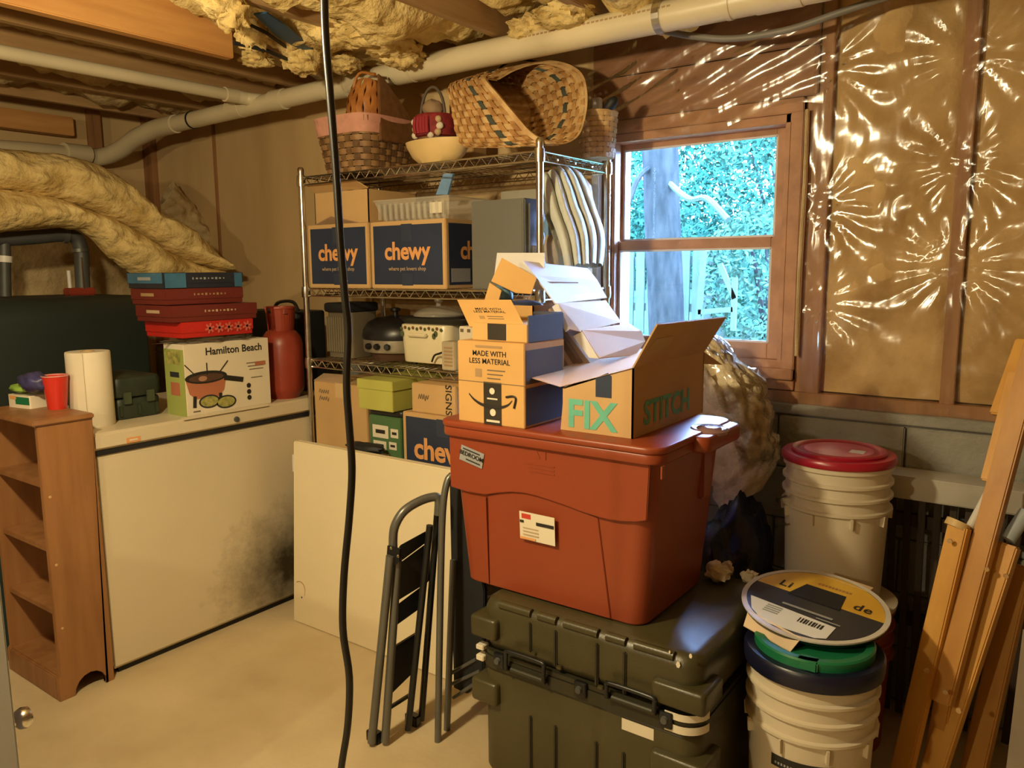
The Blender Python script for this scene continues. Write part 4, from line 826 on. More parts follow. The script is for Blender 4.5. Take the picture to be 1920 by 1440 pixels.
# little red basket with figures
dl = thing('red_trim_basket', 'small red and white trimmed basket with a looped handle', 'basket', (-2.115, 2.42, ZS+.028)); c = dl.location.copy()
MB().lathe([(.06,.09),(.085,.10),(.09,.17),(.08,.18),(.05,.17)], c, 24).build('basket_body', mat('red_weave', (.28,.02,.02), .7, col2=(.16,.01,.012), scale=40), dl, smooth=50)
MB().lathe([(.07,-.027),(.072,.095)], c, 24).build('lower_basket', wicker_d, dl, smooth=50)
MB().tube([c+Vector((.062*math.cos(R(a)), -.02, .17+.115*math.sin(R(a)))) for a in range(0, 181, 12)], .006, 7).build('handle', mat('handle_grey', (.12,.09,.065), .6), dl, smooth=60)
lump('bun', mat('bun_tan', (.40,.26,.15), .8), dl, c+Vector((0,-.02,.205)), (.042,.035,.035), .15, 4., seed=2.)
for k, (dx, dz) in enumerate(((-.062,.155),(-.055,.128),(-.06,.105),(.06,.155),(.066,.13),(.058,.108),(.03,.10))): lump('white_bead', (white_p, mat('bead_tan', (.62,.42,.22), .6))[k % 2], dl, c+Vector((dx, -.078+abs(dx)*.35, dz)), (.016,.013,.014), .1, 3., 12, 8, seed=k)
for k in range(5): MB().tube([c+Vector((-.03+k*.015, -.088, .105)), c+Vector((-.032+k*.016, -.092, .135)), c+Vector((-.03+k*.015, -.088, .165))], .007, 6).build('red_ruffle', mat('ruffle_red', (.36,.02,.03), .8), dl, smooth=60)
tbx = carton('tan_wicker_box', 'small tan box behind the red trimmed basket', -2.15, -2.03, 2.54, 2.63, ZS, ZS+.325, mat('tan_box', (.48,.28,.11), .7), tape=False)
# big splint basket lying tipped, mouth to the right
bk2 = thing('large_splint_basket', 'large splint basket tipped over with a dark green strip', 'basket', (-1.65, 2.38, ZS))
rimp = [(912,148,2.28),(938,180,2.24),(965,212,2.22),(995,246,2.21),(1025,264,2.215),(1055,268,2.24),(1082,252,2.31),(1094,215,2.39),(1096,175,2.45),(1086,140,2.50),(1055,121,2.54),(1010,117,2.54),(965,130,2.48),(930,148,2.38)]
basp = [(840,168,2.32),(845,195,2.29),(850,222,2.27),(856,252,2.26),(866,272,2.27),(905,271,2.28),(950,262,2.34),(985,245,2.42),(995,215,2.50),(985,185,2.56),(955,160,2.60),(920,150,2.60),(880,150,2.55),(852,156,2.43)]
RM = [PY(*p) for p in rimp]; BS = [PY(*p) for p in basp]
for q in BS: q.z = max(q.z, ZS+.006)
for q in RM: q.z = max(q.z, ZS+.012)
def loop(L_, u):
    n = len(L_); k = (u % 1)*n; i = int(k); t_ = k-i; a, b_, c_, d = L_[i-1], L_[i % n], L_[(i+1) % n], L_[(i+2) % n]
    return .5*((2*b_)+(c_-a)*t_+(2*a-5*b_+4*c_-d)*t_*t_+(3*b_-a-3*c_+d)*t_**3)
def P3(u, v):
    p = loop(BS, u).lerp(loop(RM, u), v); cc = Vector((-1.66, 2.40, 1.95)); p = p + (p-cc)*.10*math.sin(math.pi*v)*.6; p.z = max(p.z, ZS+.005); return p
weave(bk2, P3, 34, 12, .003, wicker_l, wicker, amp=.004, seg=102, special=((7,), wicker_gr))
b = MB(); n_ = 70
for v, o in ((.92,.010),(1.0,.010),(1.0,-.008),(.92,-.008)):
    for k in range(n_): p = P3(k/n_, v); d = (p-Vector((-1.66,2.40,1.97))).normalized(); b.v.append(p+d*o)
for r_ in range(4):
    for k in range(n_): b.f.append((r_*n_+k, r_*n_+(k+1)%n_, ((r_+1)%4)*n_+(k+1)%n_, ((r_+1)%4)*n_+k))
b.build('rim_band', wicker_l, bk2, smooth=50)
MB().tube(spline([PY(925,150,2.5), PY(940,125,2.56), PY(970,112,2.58), PY(1010,116,2.56)], 6), .004, 6).build('wire_handle', black_mt, bk2, smooth=60)
# small basket at the right end with a brush
sbk = thing('small_round_basket', 'small round woven basket at the right end of top shelf', 'basket', (-1.465, 2.53, ZS))
def P4(u, v): a = 2*math.pi*u; r = lerp(.058,.070,v); return Vector((-1.462+r*math.cos(a), 2.54+r*math.sin(a), ZS+.003+.155*v))
weave(sbk, P4, 18, 9, .0025, wicker_l, wicker_l, amp=.003, rim=wicker_l, rim_r=.005)
br = thing('bottle_brush', 'black-tipped brush standing in the small round basket', 'brush', (-1.44, 2.53, ZS+.005)); MB().tube([(-1.455,2.52,ZS+.01), PY(1132,212,2.52)], .006, 8).build('handle', blue_cl, br, smooth=50)
MB().tube([PY(1132,212,2.52), PY(1140,203,2.52), PY(1150,190,2.52), PY(1156,183,2.52)], [.010,.018,.018,.008], 12).build('brush_head', black_mt, br, smooth=60)

# ---- folding step stool and the folded chair behind it
st = thing('step_stool', 'grey tubular folding step stool leaning by the tote', 'step stool', (-1.63, 1.6, 0))
fl, fr2 = PZ(708, 1393, 0), PZ(779, 1362, 0); tl_, tr2 = PY(738, 1040, fl.y+.05), PY(816, 965, fr2.y+.06)
def LS(s_): return fl.lerp(tl_, s_)
def RS(s_): return fr2.lerp(tr2, s_)
back = Vector((-.35, .60, 0)).normalized()*.035; sd = (fr2-fl).normalized()
for f0, f1, mt in (((697,1392),(732,1042),grey_tube), ((722,1390),(746,1045),grey_tube)):
    p0 = PZ(*f0, .012); MB().tube([p0, PY(*f1, p0.y+.05)], .013, 12).build('leg', mt, st, smooth=50)
for f0, f1 in (((765,1368),(806,985)), ((790,1350),(820,960))):
    p0 = PZ(*f0, .012); MB().tube([p0, PY(*f1, p0.y+.05)], .0105, 12).build('leg', black_pl, st, smooth=50)
for f0 in ((704,1390),(776,1358)): p0 = PZ(*f0, 0); MB().box(p0.x-.028, p0.x+.022, p0.y-.014, p0.y+.014, 0, .035).build('rubber_foot', black_pl, st, bevel=.004)
yt = tl_.y
MB().tube(spline([PY(738,1045,yt), PY(737,1010,yt), PY(741,985,yt), PY(756,960,yt+.02), PY(780,943,yt+.06), PY(806,933,yt+.10), PY(822,935,yt+.12), PY(822,965,yt+.12)], 5), .0135, 12).build('hoop_handle', grey_tube, st, smooth=50)
MB().prism([PY(729,1022,yt-.012), PY(752,1028,yt-.012), PY(751,1052,yt-.012), PY(740,1060,yt-.012), PY(727,1052,yt-.012)], (0,-.006,0)).build('hinge_plate', black_pl, st)
for px, py in ((733,1028),(735,1048),(746,1043)): MB().lathe([(.005,0),(.003,.003)], PY(px, py, yt-.019), 8, axis=(0,-1,0)).build('rivet', chrome, st)
def tread(y0a, y0b, y1a, y1b, x0, x1, dy=.012, mt=black_mt, th=.012):
    ya, yb_ = yt-.0+dy, yt+.10+dy
    MB().prism([PY(x0, y0a, ya), PY(x1, y0b, yb_), PY(x1-4, y1b, yb_), PY(x0-4, y1a, ya)], (-.004, th, 0)).build('step', mt, st, bevel=.002)
tread(1024, 990, 1058, 1012, 748, 810); tread(1060, 1014, 1130, 1092, 744, 806, .02, mat('dark_grey_plastic', (.035,.035,.032), .5)); tread(1140, 1100, 1180, 1142, 737, 790); tread(1222, 1190, 1305, 1258, 734, 782)
MB().bar(PY(729,1328,yt+.0), PY(770,1302,yt+.08), .010, .008, Z3).build('brace', black_pl, st); MB().bar(PY(735,1218,yt), PY(780,1190,yt+.09), .012, .008, Z3).build('brace', black_pl, st)
fc = thing('folding_chair', 'black folding chair standing folded behind the step stool', 'chair', (-1.45, 1.70, 0))
for f0, ys in (((821,1390), [(821,1390),(826,1100),(830,960),(838,905),(848,890)]), ((838,1368), [(838,1368),(846,1150),(850,1050)])):
    y0 = PZ(*f0, 0).y; MB().tube(spline([PY(*p, y0+.05*k/3) for k, p in enumerate(ys)], 4), .0105, 12).build('leg', grey_tube, fc, smooth=50)
y0 = PZ(838,1368,0).y + .05
MB().prism([PY(*p, y0) for p in ((842,905),(862,900),(890,1000),(908,1110),(905,1262),(876,1302),(850,1290),(846,1100))], (.0,.018,0)).build('seat_panel', black_mt, fc, bevel=.003)
for a, b_ in (((846,1262),(893,1236)),((848,1282),(900,1258)),((850,1308),(908,1270))): MB().tube([PY(*a, y0-.012), PY(*b_, y0+.0)], .006, 8).build('crossbar', grey_tube, fc, smooth=50)

# ---- olive transit case
CX0, CX1, CY0, CY1, CZ = -1.295, -.652, 1.620, 2.175, .528
cs = thing('transit_case', 'olive drab plastic transit case under the red tote', 'case', ((CX0+CX1)/2, (CY0+CY1)/2, 0))
def CP(x, y): return PY(x, y, CY0)
zb = CP(1090, 1290).z
lid = MB().rbox(CX0, CX1, CY0, CY1, zb+.016, CZ, .05, n=6, rz=.030).build('case_lid', olive, cs, smooth=45)
body = MB().rbox(CX0, CX1, CY0, CY1, .0, zb-.016, .05, n=6, rz=.030).build('case_base', olive, cs, smooth=45)
MB().rbox(CX0-.006, CX1+.006, CY0-.006, CY1+.006, zb-.030, zb+.004, .055, n=6).build('belt', olive_d, cs, smooth=45); MB().rbox(CX0-.003, CX1+.003, CY0-.003, CY1+.003, zb+.006, zb+.018, .053, n=6).build('belt', olive_d, cs, smooth=45)
gx = [CP(x, 1150).x for x in (1000, 1048, 1127, 1180)]; e = [CX0+.055] + gx + [CX1-.055]
for k in range(5): MB().tube([(e[k]+.012, CY0+.010, CZ-.010), (e[k+1]-.012, CY0+.010, CZ-.010)], .012, 10).build('lid_ridge', olive, lid, smooth=60)
for k, x in enumerate(gx):
    z0 = (.415,.40,.385,.38)[k]; MB().bar((x-.010, CY0-.001, z0), (x-.010, CY0-.001, CZ-.03), .010, .010, X3).build('lid_rib', olive_d, lid, bevel=.003); MB().box(x-.006, x+.010, CY0-.006, CY0+.004, z0-.006, z0+.004).build('rib_end', olive, lid, bevel=.002)
    MB().bar((x-.010, CY0-.001, .03), (x-.010, CY0-.001, zb-.13), .010, .010, X3).build('base_rib', olive_d, body, bevel=.003)
def bumper(x0, x1, z0, z1): MB().rbox(x0, x1, CY0-.020, CY0+.10, z0, z1, .012, n=3, rz=.008).build('corner_bumper', olive, cs, smooth=45)
bumper(CX0-.020, CX0+.070, zb+.055, zb+.115); bumper(CX0-.020, CX0+.070, zb-.135, zb-.070); bumper(CX1-.115, CX1+.022, zb+.040, zb+.095); bumper(CX1-.115, CX1+.022, zb-.150, zb-.085)
def wrap(x, a0, a1, z0, z1, mt, name):
    n = 8; pts = [Vector((x+.060*math.cos(R(lerp(a0,a1,k/n))), CY0+.05+.060*math.sin(R(lerp(a0,a1,k/n))), z0)) for k in range(n+1)]
    if a0 < -60: pts.insert(0, Vector((x-.03 if x > -1 else x+.03, CY0-.010, z0)))
    b = MB()
    for p in pts: b.v += [p, p+Vector((0,0,z1-z0))]
    b.f = [(2*k, 2*k+2, 2*k+3, 2*k+1) for k in range(len(pts)-1)]; b.build(name, mt, cs, smooth=60)
for z0, z1 in ((zb+.012, zb+.026), (zb-.020, zb-.004)):
    wrap(CX1-.05, -95, -5, z0-.004, z1, label_w, 'white_strip')
    b = MB().box(CX0-.008, CX0+.018, CY0-.0085, CY0+.02, z0, z1).build('white_strip', label_w, cs, bevel=.002)
def bail(xa, ya, xb, yb_):
    a, b_ = CP(xa, ya), CP(xb, yb_); w_ = b_.x-a.x; zt, zl = a.z, b_.z; y = CY0-.022
    MB().tube(spline([(a.x, CY0, zl+.01), (a.x, y, zl+.012), (a.x, y, zt-.012), (a.x+.008, y, zt-.002), (b_.x-.008, y, zt-.002), (b_.x, y, zt-.012), (b_.x, y, zl+.012), (b_.x, CY0, zl+.01)], 4), .006, 8).build('handle', black_pl, cs, smooth=60)
    MB().tube([(a.x+.01, CY0-.012, zl+.008), (b_.x-.005, CY0-.012, zl+.008)], .008, 10).build('handle_bracket', olive_d, cs, smooth=60); MB().box(a.x-.004, b_.x+.008, CY0-.010, CY0, zl-.004, zl+.022).build('handle_plate', olive_d, cs, bevel=.003)
bail(958, 1213, 1028, 1280); bail(1146, 1271, 1234, 1338)
for px, py in ((1092,1292),(940,1245),(1252,1332)):
    p = CP(px, py); MB().rbox(p.x-.018, p.x+.018, CY0-.016, CY0, zb-.018, zb+.022, .006, rz=.003).build('latch', black_pl, cs, smooth=40); MB().lathe([(.010,0),(.008,.008)], (p.x, CY0-.016, zb+.004), 12, axis=(0,-1,0)).build('latch_screw', steel_pipe, cs, smooth=40)
p0, p1 = CP(1166, 1362), CP(1226, 1372); patch(cs, 'paper_label', ((p0.x+p1.x)/2, CY0-.0, (p0.z+p1.z)/2), X3, Z3, p1.x-p0.x, .030, label_w, .001)
for px, py, r_ in ((1272,1246,.007),(1294,1231,.005),(1256,1222,.003)): p = CP(px, py); MB().prism([(p.x+r_*math.cos(R(a))*.8, CY0+(.0 if px < 1290 else .004), p.z+r_*1.2*math.sin(R(a))) for a in range(0,360,60)], (0,-.002,0)).build('paint_chip', label_w, cs)

# ---- red tote
TX0, TX1, TY0, TY1, TZ0, TZ1 = -1.452, -.790, 1.664, 2.115, CZ+.002, 1.0
tt = thing('storage_tote', 'rust red plastic storage tote on the olive case', 'tote', ((TX0+TX1)/2, (TY0+TY1)/2, TZ0))
MB().rbox(TX0+.008, TX1-.008, TY0+.008, TY1-.008, TZ0, .975, .045, n=6, taper=(.036,.022)).build('tote_body', tote_m, tt, bevel=.004, smooth=45)
MB().rbox(TX0-.012, TX1+.012, TY0-.010, TY1+.010, .958, .986, .045, n=6, rz=.005).build('rim', tote_m, tt, smooth=45)
MB().rbox(TX0-.016, TX1+.016, TY0-.014, TY1+.014, .984, 1.003, .05, n=6, rz=.006).build('lid', tote_m, tt, smooth=45)
TYp = TY0+.010
def TP(x, y): return PY(x, y, TYp)
curve = [(849,912),(880,922),(912,927),(935,924),(961,922),(985,924),(1007,929),(1035,938),(1062,947),(1090,958),(1121,968),(1145,974),(1167,977),(1195,978),(1222,977)]
top = [TP(*p) for p in curve]; poly_ = [Vector((TX0+.018,0,.958))] + [Vector((p.x,0,p.z)) for p in top] + [Vector((TX1-.020,0,.958))]; poly_[1].x = TX0+.020; poly_[-2].x = TX1-.026
MB().prism([Vector((p.x, TY0+.010, p.z)) for p in poly_], (0,-.006,0)).build('upper_skirt', tote_m, tt, bevel=.002)
g0, g1 = TP(913,930), TP(912,1104); h0, h1 = TP(1120,972), TP(1139,1176)
pl_ = [Vector((g0.x,0,g0.z)), Vector((g1.x,0,TZ0+.004)), Vector((h1.x,0,TZ0+.004)), Vector((h0.x,0,h0.z))] + [Vector((p.x,0,p.z)) for p in top[9:2:-1]]
MB().prism([Vector((p.x, TY0+.010+.020*max(0,(.96-p.z)/.43), p.z)) for p in pl_], (0,-.0045,0)).build('front_panel', tote_m, tt, bevel=.0015)
MB().bar((g0.x-.003, TY0+.009, g0.z-.004), (g1.x-.003, TY0+.026, TZ0+.006), .004, .006, X3).build('groove', tote_m, tt)
ZT = Vector((0, -.022, .43)).normalized()
sk = TP(1010, 989); st_ = patch(tt, 'product_label', (sk.x, TY0+.004, sk.z), X3, ZT, .112, .078, label_w, .002); 
patch(st_, 'red_logo', (sk.x-.034, TY0+.004, sk.z+.027), X3, ZT, .030, .014, red_ink, .0035); patch(st_, 'black_bar', (sk.x+.026, TY0+.003, sk.z+.012), X3, ZT, .055, .009, ink, .0035); patch(st_, 'black_bar', (sk.x-.048, TY0+.003, sk.z+.012), X3, ZT, .012, .007, ink, .0035)
for k in range(3): patch(st_, 'small_print', (sk.x-.02, TY0+.004, sk.z-.005-k*.009), X3, ZT, .05, .0025, tan_ink, .0035)
patch(st_, 'red_logo', (sk.x-.03, TY0+.005, sk.z-.034), X3, ZT, .05, .006, orange_ink, .0035)
bl = TP(888, 855); rt_ = (X3*math.cos(R(-12)) + Z3*math.sin(R(-12))); ut = (Z3*math.cos(R(-12)) - X3*math.sin(R(-12)))
bd = patch(tt, 'room_label', (bl.x, TY0+.003, bl.z), rt_, ut, .082, .044, label_g, .002); text(bd, 'BEDROOM', (bl.x, TY0+.003, bl.z+.002), rt_, ut, .0175, ink, bold=.015, lift=.004)
patch(bd, 'small_print', (bl.x, TY0+.003, bl.z+.015), rt_, ut, .06, .003, ink, .004); patch(bd, 'small_print', (bl.x+.005, TY0+.003, bl.z-.014), rt_, ut, .05, .003, ink, .004)
em_ = TP(1012, 852); MB().prism([(em_.x-.014,TY0+.004,em_.z-.010),(em_.x+.006,TY0+.004,em_.z-.010),(em_.x-.004,TY0+.004,em_.z+.010)], (0,-.0015,0)).build('embossed_mark', tote_m, tt); MB().box(em_.x+.02, em_.x+.024, TY0+.002, TY0+.005, em_.z-.01, em_.z+.01).build('embossed_mark', tote_m, tt)
for k in range(3): MB().box(em_.x-.04+.006*k, em_.x+.05, TY0+.0025, TY0+.005, em_.z-.028-.010*k, em_.z-.025-.010*k).build('embossed_mark', tote_m, tt)
# latch handles on the right end
for y in (1.90,):
    MB().rbox(TX1-.02, TX1+.050, y-.05, y+.20, .955, .998, .03, rz=.008).build('end_handle', tote_m, tt, smooth=45)
    MB().lathe([(.050,0),(.052,.008),(.046,.014),(.038,.010),(.034,.010),(.030,.015),(.004,.016)], (TX1+.012, y+.05, .992), 28).build('latch', mat('latch_sheen', (.28,.16,.15), .18), tt, smooth=50)
for x0 in (TX1-.012,): 
    for y in (2.0,): MB().box(x0-.03, x0+.004, y-.03, y+.03, .80, .955).build('end_rib', tote_m, tt, bevel=.006)
MB().box(TX1+.012, TX1+.016, 1.66, 1.675, .93, .96).build('rim_tab', tote_m, tt)

# ---- mailers and cartons on the tote
TZ = 1.0035
az = thing('tan_mailer_box', 'tall tan mailer box with a black smile arrow on the tote', 'box', (-1.28, 1.76, TZ)); ax0, ax1, ay = -1.397, -1.172, 1.668
MB().box(ax0, ax1, ay, 1.862, TZ, 1.228).build('carton_body', card_o, az, bevel=.002)
patch(az, 'side_print', (ax1, 1.765, 1.06), Y3, Z3, .18, .10, mat('shaded_side_print', (.05,.055,.07), .6), .001); patch(az, 'side_print', (ax1, 1.765, 1.165), Y3, Z3, .18, .09, mat('shaded_side_print2', (.09,.085,.085), .6), .001)  # side printing, its dark tone also holding the side's shade
MB().bar((ax0, ay-.0006, 1.118), (ax1, ay-.0006, 1.118), .0015, .0012, Z3).build('fold_line', grey_ink, az)
xm = ax0+.108
for k, s_ in enumerate(('MADE WITH', 'LESS MATERIAL')): text(az, s_, (xm+.002, ay, 1.196-.021*k), X3, Z3, .0205, ink, bold=.006)
patch(az, 'small_print', (xm, ay, 1.215), X3, Z3, .09, .006, faint_ink)
for k in range(3): patch(az, 'small_print', (xm+.025-.004*k, ay, 1.152-.011*k), X3, Z3, .06-.008*k, .003, grey_ink)
patch(az, 'small_print', (xm-.035, ay, 1.143), X3, Z3, .022, .022, faint_ink)
patch(az, 'tape', (xm+.012, ay, 1.062), X3, Z3, .060, .116, mat('black_tape', (.04,.035,.028), .35), .001)
MB().prism([(xm+.012+.009*math.cos(R(a)), ay-.002, 1.096+.009*math.sin(R(a))) for a in range(0,360,30)], (0,-.0006,0)).build('tape_print', label_w, az); MB().prism([(xm+.014+.010*math.cos(R(a)), ay-.002, 1.038+.010*math.sin(R(a))) for a in range(0,360,30)], (0,-.0006,0)).build('tape_print', label_w, az)
patch(az, 'tape_print', (xm+.012, ay, 1.075), X3, Z3, .035, .004, label_w, .002); patch(az, 'tape_print', (xm+.014, ay, 1.014), X3, Z3, .045, .006, label_w, .002)
sm = [(-.068,1.083,.004),(-.050,1.068,.006),(-.02,1.056,.008),(.03,1.053,.008),(.062,1.062,.007),(.078,1.076,.006)]
b = MB(); pp = spline([Vector((xm+x, ay-.0024, z)) for x, z, w_ in sm], 4); ww = [lerp(.0015,.0042, math.sin(math.pi*min(1,(k+2)/len(pp)))) for k in range(len(pp))]
for p, w_ in zip(pp, ww): b.v += [p-Z3*w_, p+Z3*w_]
b.f = [(2*k,2*k+2,2*k+3,2*k+1) for k in range(len(pp)-1)]; b.build('smile_print', ink, az)
MB().tube(spline([(xm+.058,ay-.002,1.084),(xm+.080,ay-.002,1.088),(xm+.090,ay-.002,1.082),(xm+.084,ay-.002,1.056)],4), .003, 5).build('smile_print', ink, az)
a2 = thing('open_mailer', 'smaller tan mailer with its printed lid open', 'box', (-1.27, 1.78, 1.229)); MB().box(-1.362, -1.178, 1.69, 1.855, 1.229, 1.276).build('carton_body', card_o, a2, bevel=.0015)
patch(a2, 'tape', (-1.277, 1.69, 1.254), X3, Z3, .062, .044, mat('black_tape', (.04,.035,.028), .35), .001)
fq = [PY(880,612,1.69), PY(986,616,1.69), PY(958,562,1.77), PY(857,562,1.77)]; nn = (fq[1]-fq[0]).cross(fq[3]-fq[0]).normalized()
ld = MB().prism(fq, -nn*.004).build('lid_flap', card_o, a2); rt2, up2 = (fq[1]-fq[0]).normalized(), ((fq[3]+fq[2])/2-(fq[0]+fq[1])/2).normalized(); mid = (fq[0]+fq[1]+fq[2]+fq[3])/4
for k, s_ in enumerate(('MADE WITH', 'LESS MATERIAL')): text(ld, s_, mid+up2*(.022-.015*k), rt2, up2, .0165, ink, bold=.006)
for k in range(2): patch(ld, 'small_print', mid+up2*(-.018-.012*k)+rt2*.012, rt2, up2, .055, .003, grey_ink)
patch(ld, 'small_print', mid-up2*.024-rt2*.035, rt2, up2, .018, .016, faint_ink)
MB().box(-1.176, -1.172, 1.69, 1.855, 1.2295, 1.30).build('side_wall', mat('shaded_side_print', (.05,.055,.07), .6), a2)  # same dark print-and-shade colour as the mailer side below

def pane(t, name, pts, mt, th=.004): 
    v = [Vector(p) for p in pts]; n = (v[1]-v[0]).cross(v[-1]-v[0]).normalized(); return MB().prism(v, -n*th).build(name, mt, t)
ocb = carton('tall_mailer', 'tall tan carton with an orange flap behind the mailers', -1.46, -1.295, 1.89, 2.06, TZ, 1.315, card_o, tape=False, open_=True)
pane(ocb, 'flap', [PY(921,527,1.88), PY(967,549,1.885), PY(996,551,1.90), PY(1006,520,1.93), PY(941,483,1.92)], card_o)
pane(ocb, 'flap', [PY(918,530,1.882), PY(903,580,1.882), PY(930,580,1.882), PY(940,545,1.882)], card_o)
gsh = MB().prism([PY(925,530,2.0), PY(1020,545,2.0), PY(1021,474,2.02), PY(932,474,2.02)], (0,.004,0)).build('cardboard_sheet', card_w); tag(gsh, 'pale cardboard sheet standing behind the orange flap', 'cardboard')
bc_ = lump('blue_wrapper', mat('blue_wrap', (.10,.22,.32), .4, var=.3, scale=25), None, PY(943,556,1.95), (.035,.03,.035), .2, 4., seed=3.); tag(bc_, 'blue wrapper poking out beneath the orange flap', 'wrapper')
nb = lump('navy_bag', navy, None, PY(983,575,1.97), (.06,.05,.022), .2, 4., seed=5.); tag(nb, 'navy plastic bag crumpled above the dark carton', 'bag')
dc = carton('shaded_carton', 'carton coloured dark for shade, wedged behind the tan mailer', -1.285, -1.20, 1.868, 1.905, TZ, 1.30, mat('shaded_side_print', (.05,.055,.07), .6), tape=False)  # navy tone is shade put into the carton's colour
# folded boards leaning in a fan
fan = [((1005,590),(1070,690),(1058,692),(992,605),1.93), ((1020,582),(1092,688),(1080,692),(1010,590),1.95), ((1030,578),(1110,686),(1098,690),(1022,586),1.965), ((1012,615),(1062,692),(1045,696),(1000,640),1.915)]
for k, (a, b_, c_, d, Y) in enumerate(fan):
    o = MB().prism([PY(*a, Y), PY(*b_, Y-.02), PY(*c_, Y-.02), PY(*d, Y)], (.02, .16, .01)).build('folded_board', (card_in, wood('edge_brown', (.24,.14,.08), (.16,.09,.05)))[k % 2], bevel=.001)
    tag(o, ('brown folded board leaning in the fan, lowest of four', 'brown folded board in the fan beside the dark carton', 'brown folded board in the fan nearest the white panels', 'brown folded board at the front of the fan')[k], 'cardboard', 'folded boards behind the mailers')
um = thing('unfolded_mailer', 'unfolded white-lined mailer draped over the box fan', 'box', PY(1100, 600, 2.0))
pane(um, 'panel', [PY(981,489,1.95), PY(1003,516,1.945), PY(1042,569,1.93), PY(1138,558,2.20), PY(1120,525,2.21), PY(1102,503,2.22)], card_w)
pane(um, 'panel', [PY(1046,568,1.93), PY(1068,617,1.915), PY(1089,622,1.95), PY(1165,604,2.18), PY(1136,563,2.20)], card)
pane(um, 'panel', [PY(1091,619,1.92), PY(1106,651,1.905), PY(1124,671,1.90), PY(1192,665,2.08), PY(1210,640,2.15), PY(1203,621,2.16), PY(1180,606,2.15)], card)
pane(um, 'side_flap', [PY(1035,575,1.92), PY(1060,622,1.905), PY(1068,617,1.915), PY(1046,568,1.93)], card_w); pane(um, 'side_flap', [PY(1074,630,1.91), PY(1104,671,1.89), PY(1122,672,1.895), PY(1091,622,1.915)], card_w)
pane(um, 'slot', [PY(1012,528,1.951), PY(1084,529,2.085), PY(1084,531,2.084), PY(1012,531,1.950)], card_g, .001)

fx = thing('fix_box', 'open tan box with teal lettering on the tote corner', 'box', (-.985, 1.94, TZ))
x0, x1, y0, y1, zt = -1.092, -.882, 1.718, 2.158, 1.180
FB = mat('fixbox_card', (.56,.36,.16), .75, var=.05)
pane(fx, 'front_wall', [(x0,y0,TZ),(x1,y0,TZ),(x1,y0,zt),(x0+.01,y0,1.112)], FB); pane(fx, 'right_wall', [(x1,y0,TZ),(x1,y1,TZ),(x1,y1,zt),(x1,y0,zt)], FB)
pane(fx, 'left_wall', [(x0+.004,y1,TZ),(x0+.004,y0+.004,TZ),(x0+.004,y0+.004,1.112),(x0+.004,y1,zt)], FB); pane(fx, 'back_wall', [(x1,y1,TZ),(x0,y1,TZ),(x0,y1,zt),(x1,y1,zt)], FB); MB().box(x0+.004,x1-.004,y0+.004,y1-.004,TZ,TZ+.005).build('bottom', FB, fx)
pane(fx, 'flap', [(x1,y0,zt),(x1,y1,zt),PX(1362,595,-.80),PX(1233,609,-.80)], FB); fp_ = PX(1275,625,-.825)
e1_ = Y3; e2_ = (PX(1233,609,-.80)-Vector((x1,y0,zt))).normalized(); e2_ = (e2_-e1_*e2_.dot(e1_)).normalized(); fm = (Vector((x1,y0+.08,zt))+PX(1233,609,-.80)+Y3*.08)/2
patch(fx, 'tape', fm, e1_, e2_, .10, .045, tape_m, .001)
pane(fx, 'flap', [(x0,y0,1.118),PY(992,706,1.70),PY(1062,686,1.90),(x0,y1-.02,zt),(x1-.01,y1-.02,zt+.002),(x1-.005,y0,zt)], card); pane(fx, 'flap', [(x1,y1,zt),(x1,y1,zt-.035),PY(1355,684,2.2)], FB)
text(fx, 'FIX', (x0+.092, y0, 1.047), X3, Z3, .100, teal_ink, bold=.03); text(fx, 'STITCH', (x1, y0+.20, 1.055), Y3, Z3, .085, teal_ink, bold=.03)
pane(fx, 'tape', [(x0+.105,y0-.0012,1.10),(x0+.150,y0-.0012,1.10),(x0+.150,y0-.0012,1.155),(x0+.140,y0-.0012,1.163),(x0+.105,y0-.0012,1.148)], navy, .0006)

# ---- buckets
def bucket(name, label, c, z0, z1, r, group='white pails'):
    t = thing(name, label, 'bucket', (c[0], c[1], z0), group); h = z1-z0; rr = r
    prof = [(rr*.90,0),(rr*.905,.004),(rr*.965,h*.60)]
    for k in range(3): zk = h*(.66+.10*k); prof += [(rr*.97,zk-.006),(rr*1.035,zk),(rr*1.035,zk+.007),(rr*.975,zk+.010)]
    prof += [(rr*.98,h-.02),(rr*1.03,h-.015),(rr*1.03,h)]
    MB().lathe(prof, (c[0],c[1],z0), 48).build('pail_wall', bucket_m, t, smooth=35)
    for a in (-170,-140,-100,-60,-20,20): 
        d = Vector((math.cos(R(a)), math.sin(R(a)), 0)); MB().bar(Vector((c[0],c[1],z0+h*.58))+d*rr*.975, Vector((c[0],c[1],z0+h*.655))+d*rr*.99, .006, .02, d.cross(Z3)).build('gusset', bucket_m, t)
    return t
def cpatch(t, c, r, a0, a1, z0, z1, mt, name):
    n = 14; b = MB()
    for k in range(n+1): a = R(lerp(a0, a1, k/n)); b.v += [Vector((c[0]+r*math.cos(a), c[1]+r*math.sin(a), z0)), Vector((c[0]+r*math.cos(a), c[1]+r*math.sin(a), z1))]
    b.f = [(2*k,2*k+2,2*k+3,2*k+1) for k in range(n)]; return b.build(name, mt, t, smooth=60)
B1 = (-.482, 1.925); bt = bucket('screw_lid_bucket', 'white pail with green and blue screw lid in front', B1, 0, .475, .152)
MB().lathe([(.150,.452),(.163,.452),(.165,.462),(.165,.488),(.160,.494),(.138,.494)], (*B1,0), 48).build('lid_ring', blue_pl, bt, smooth=40)
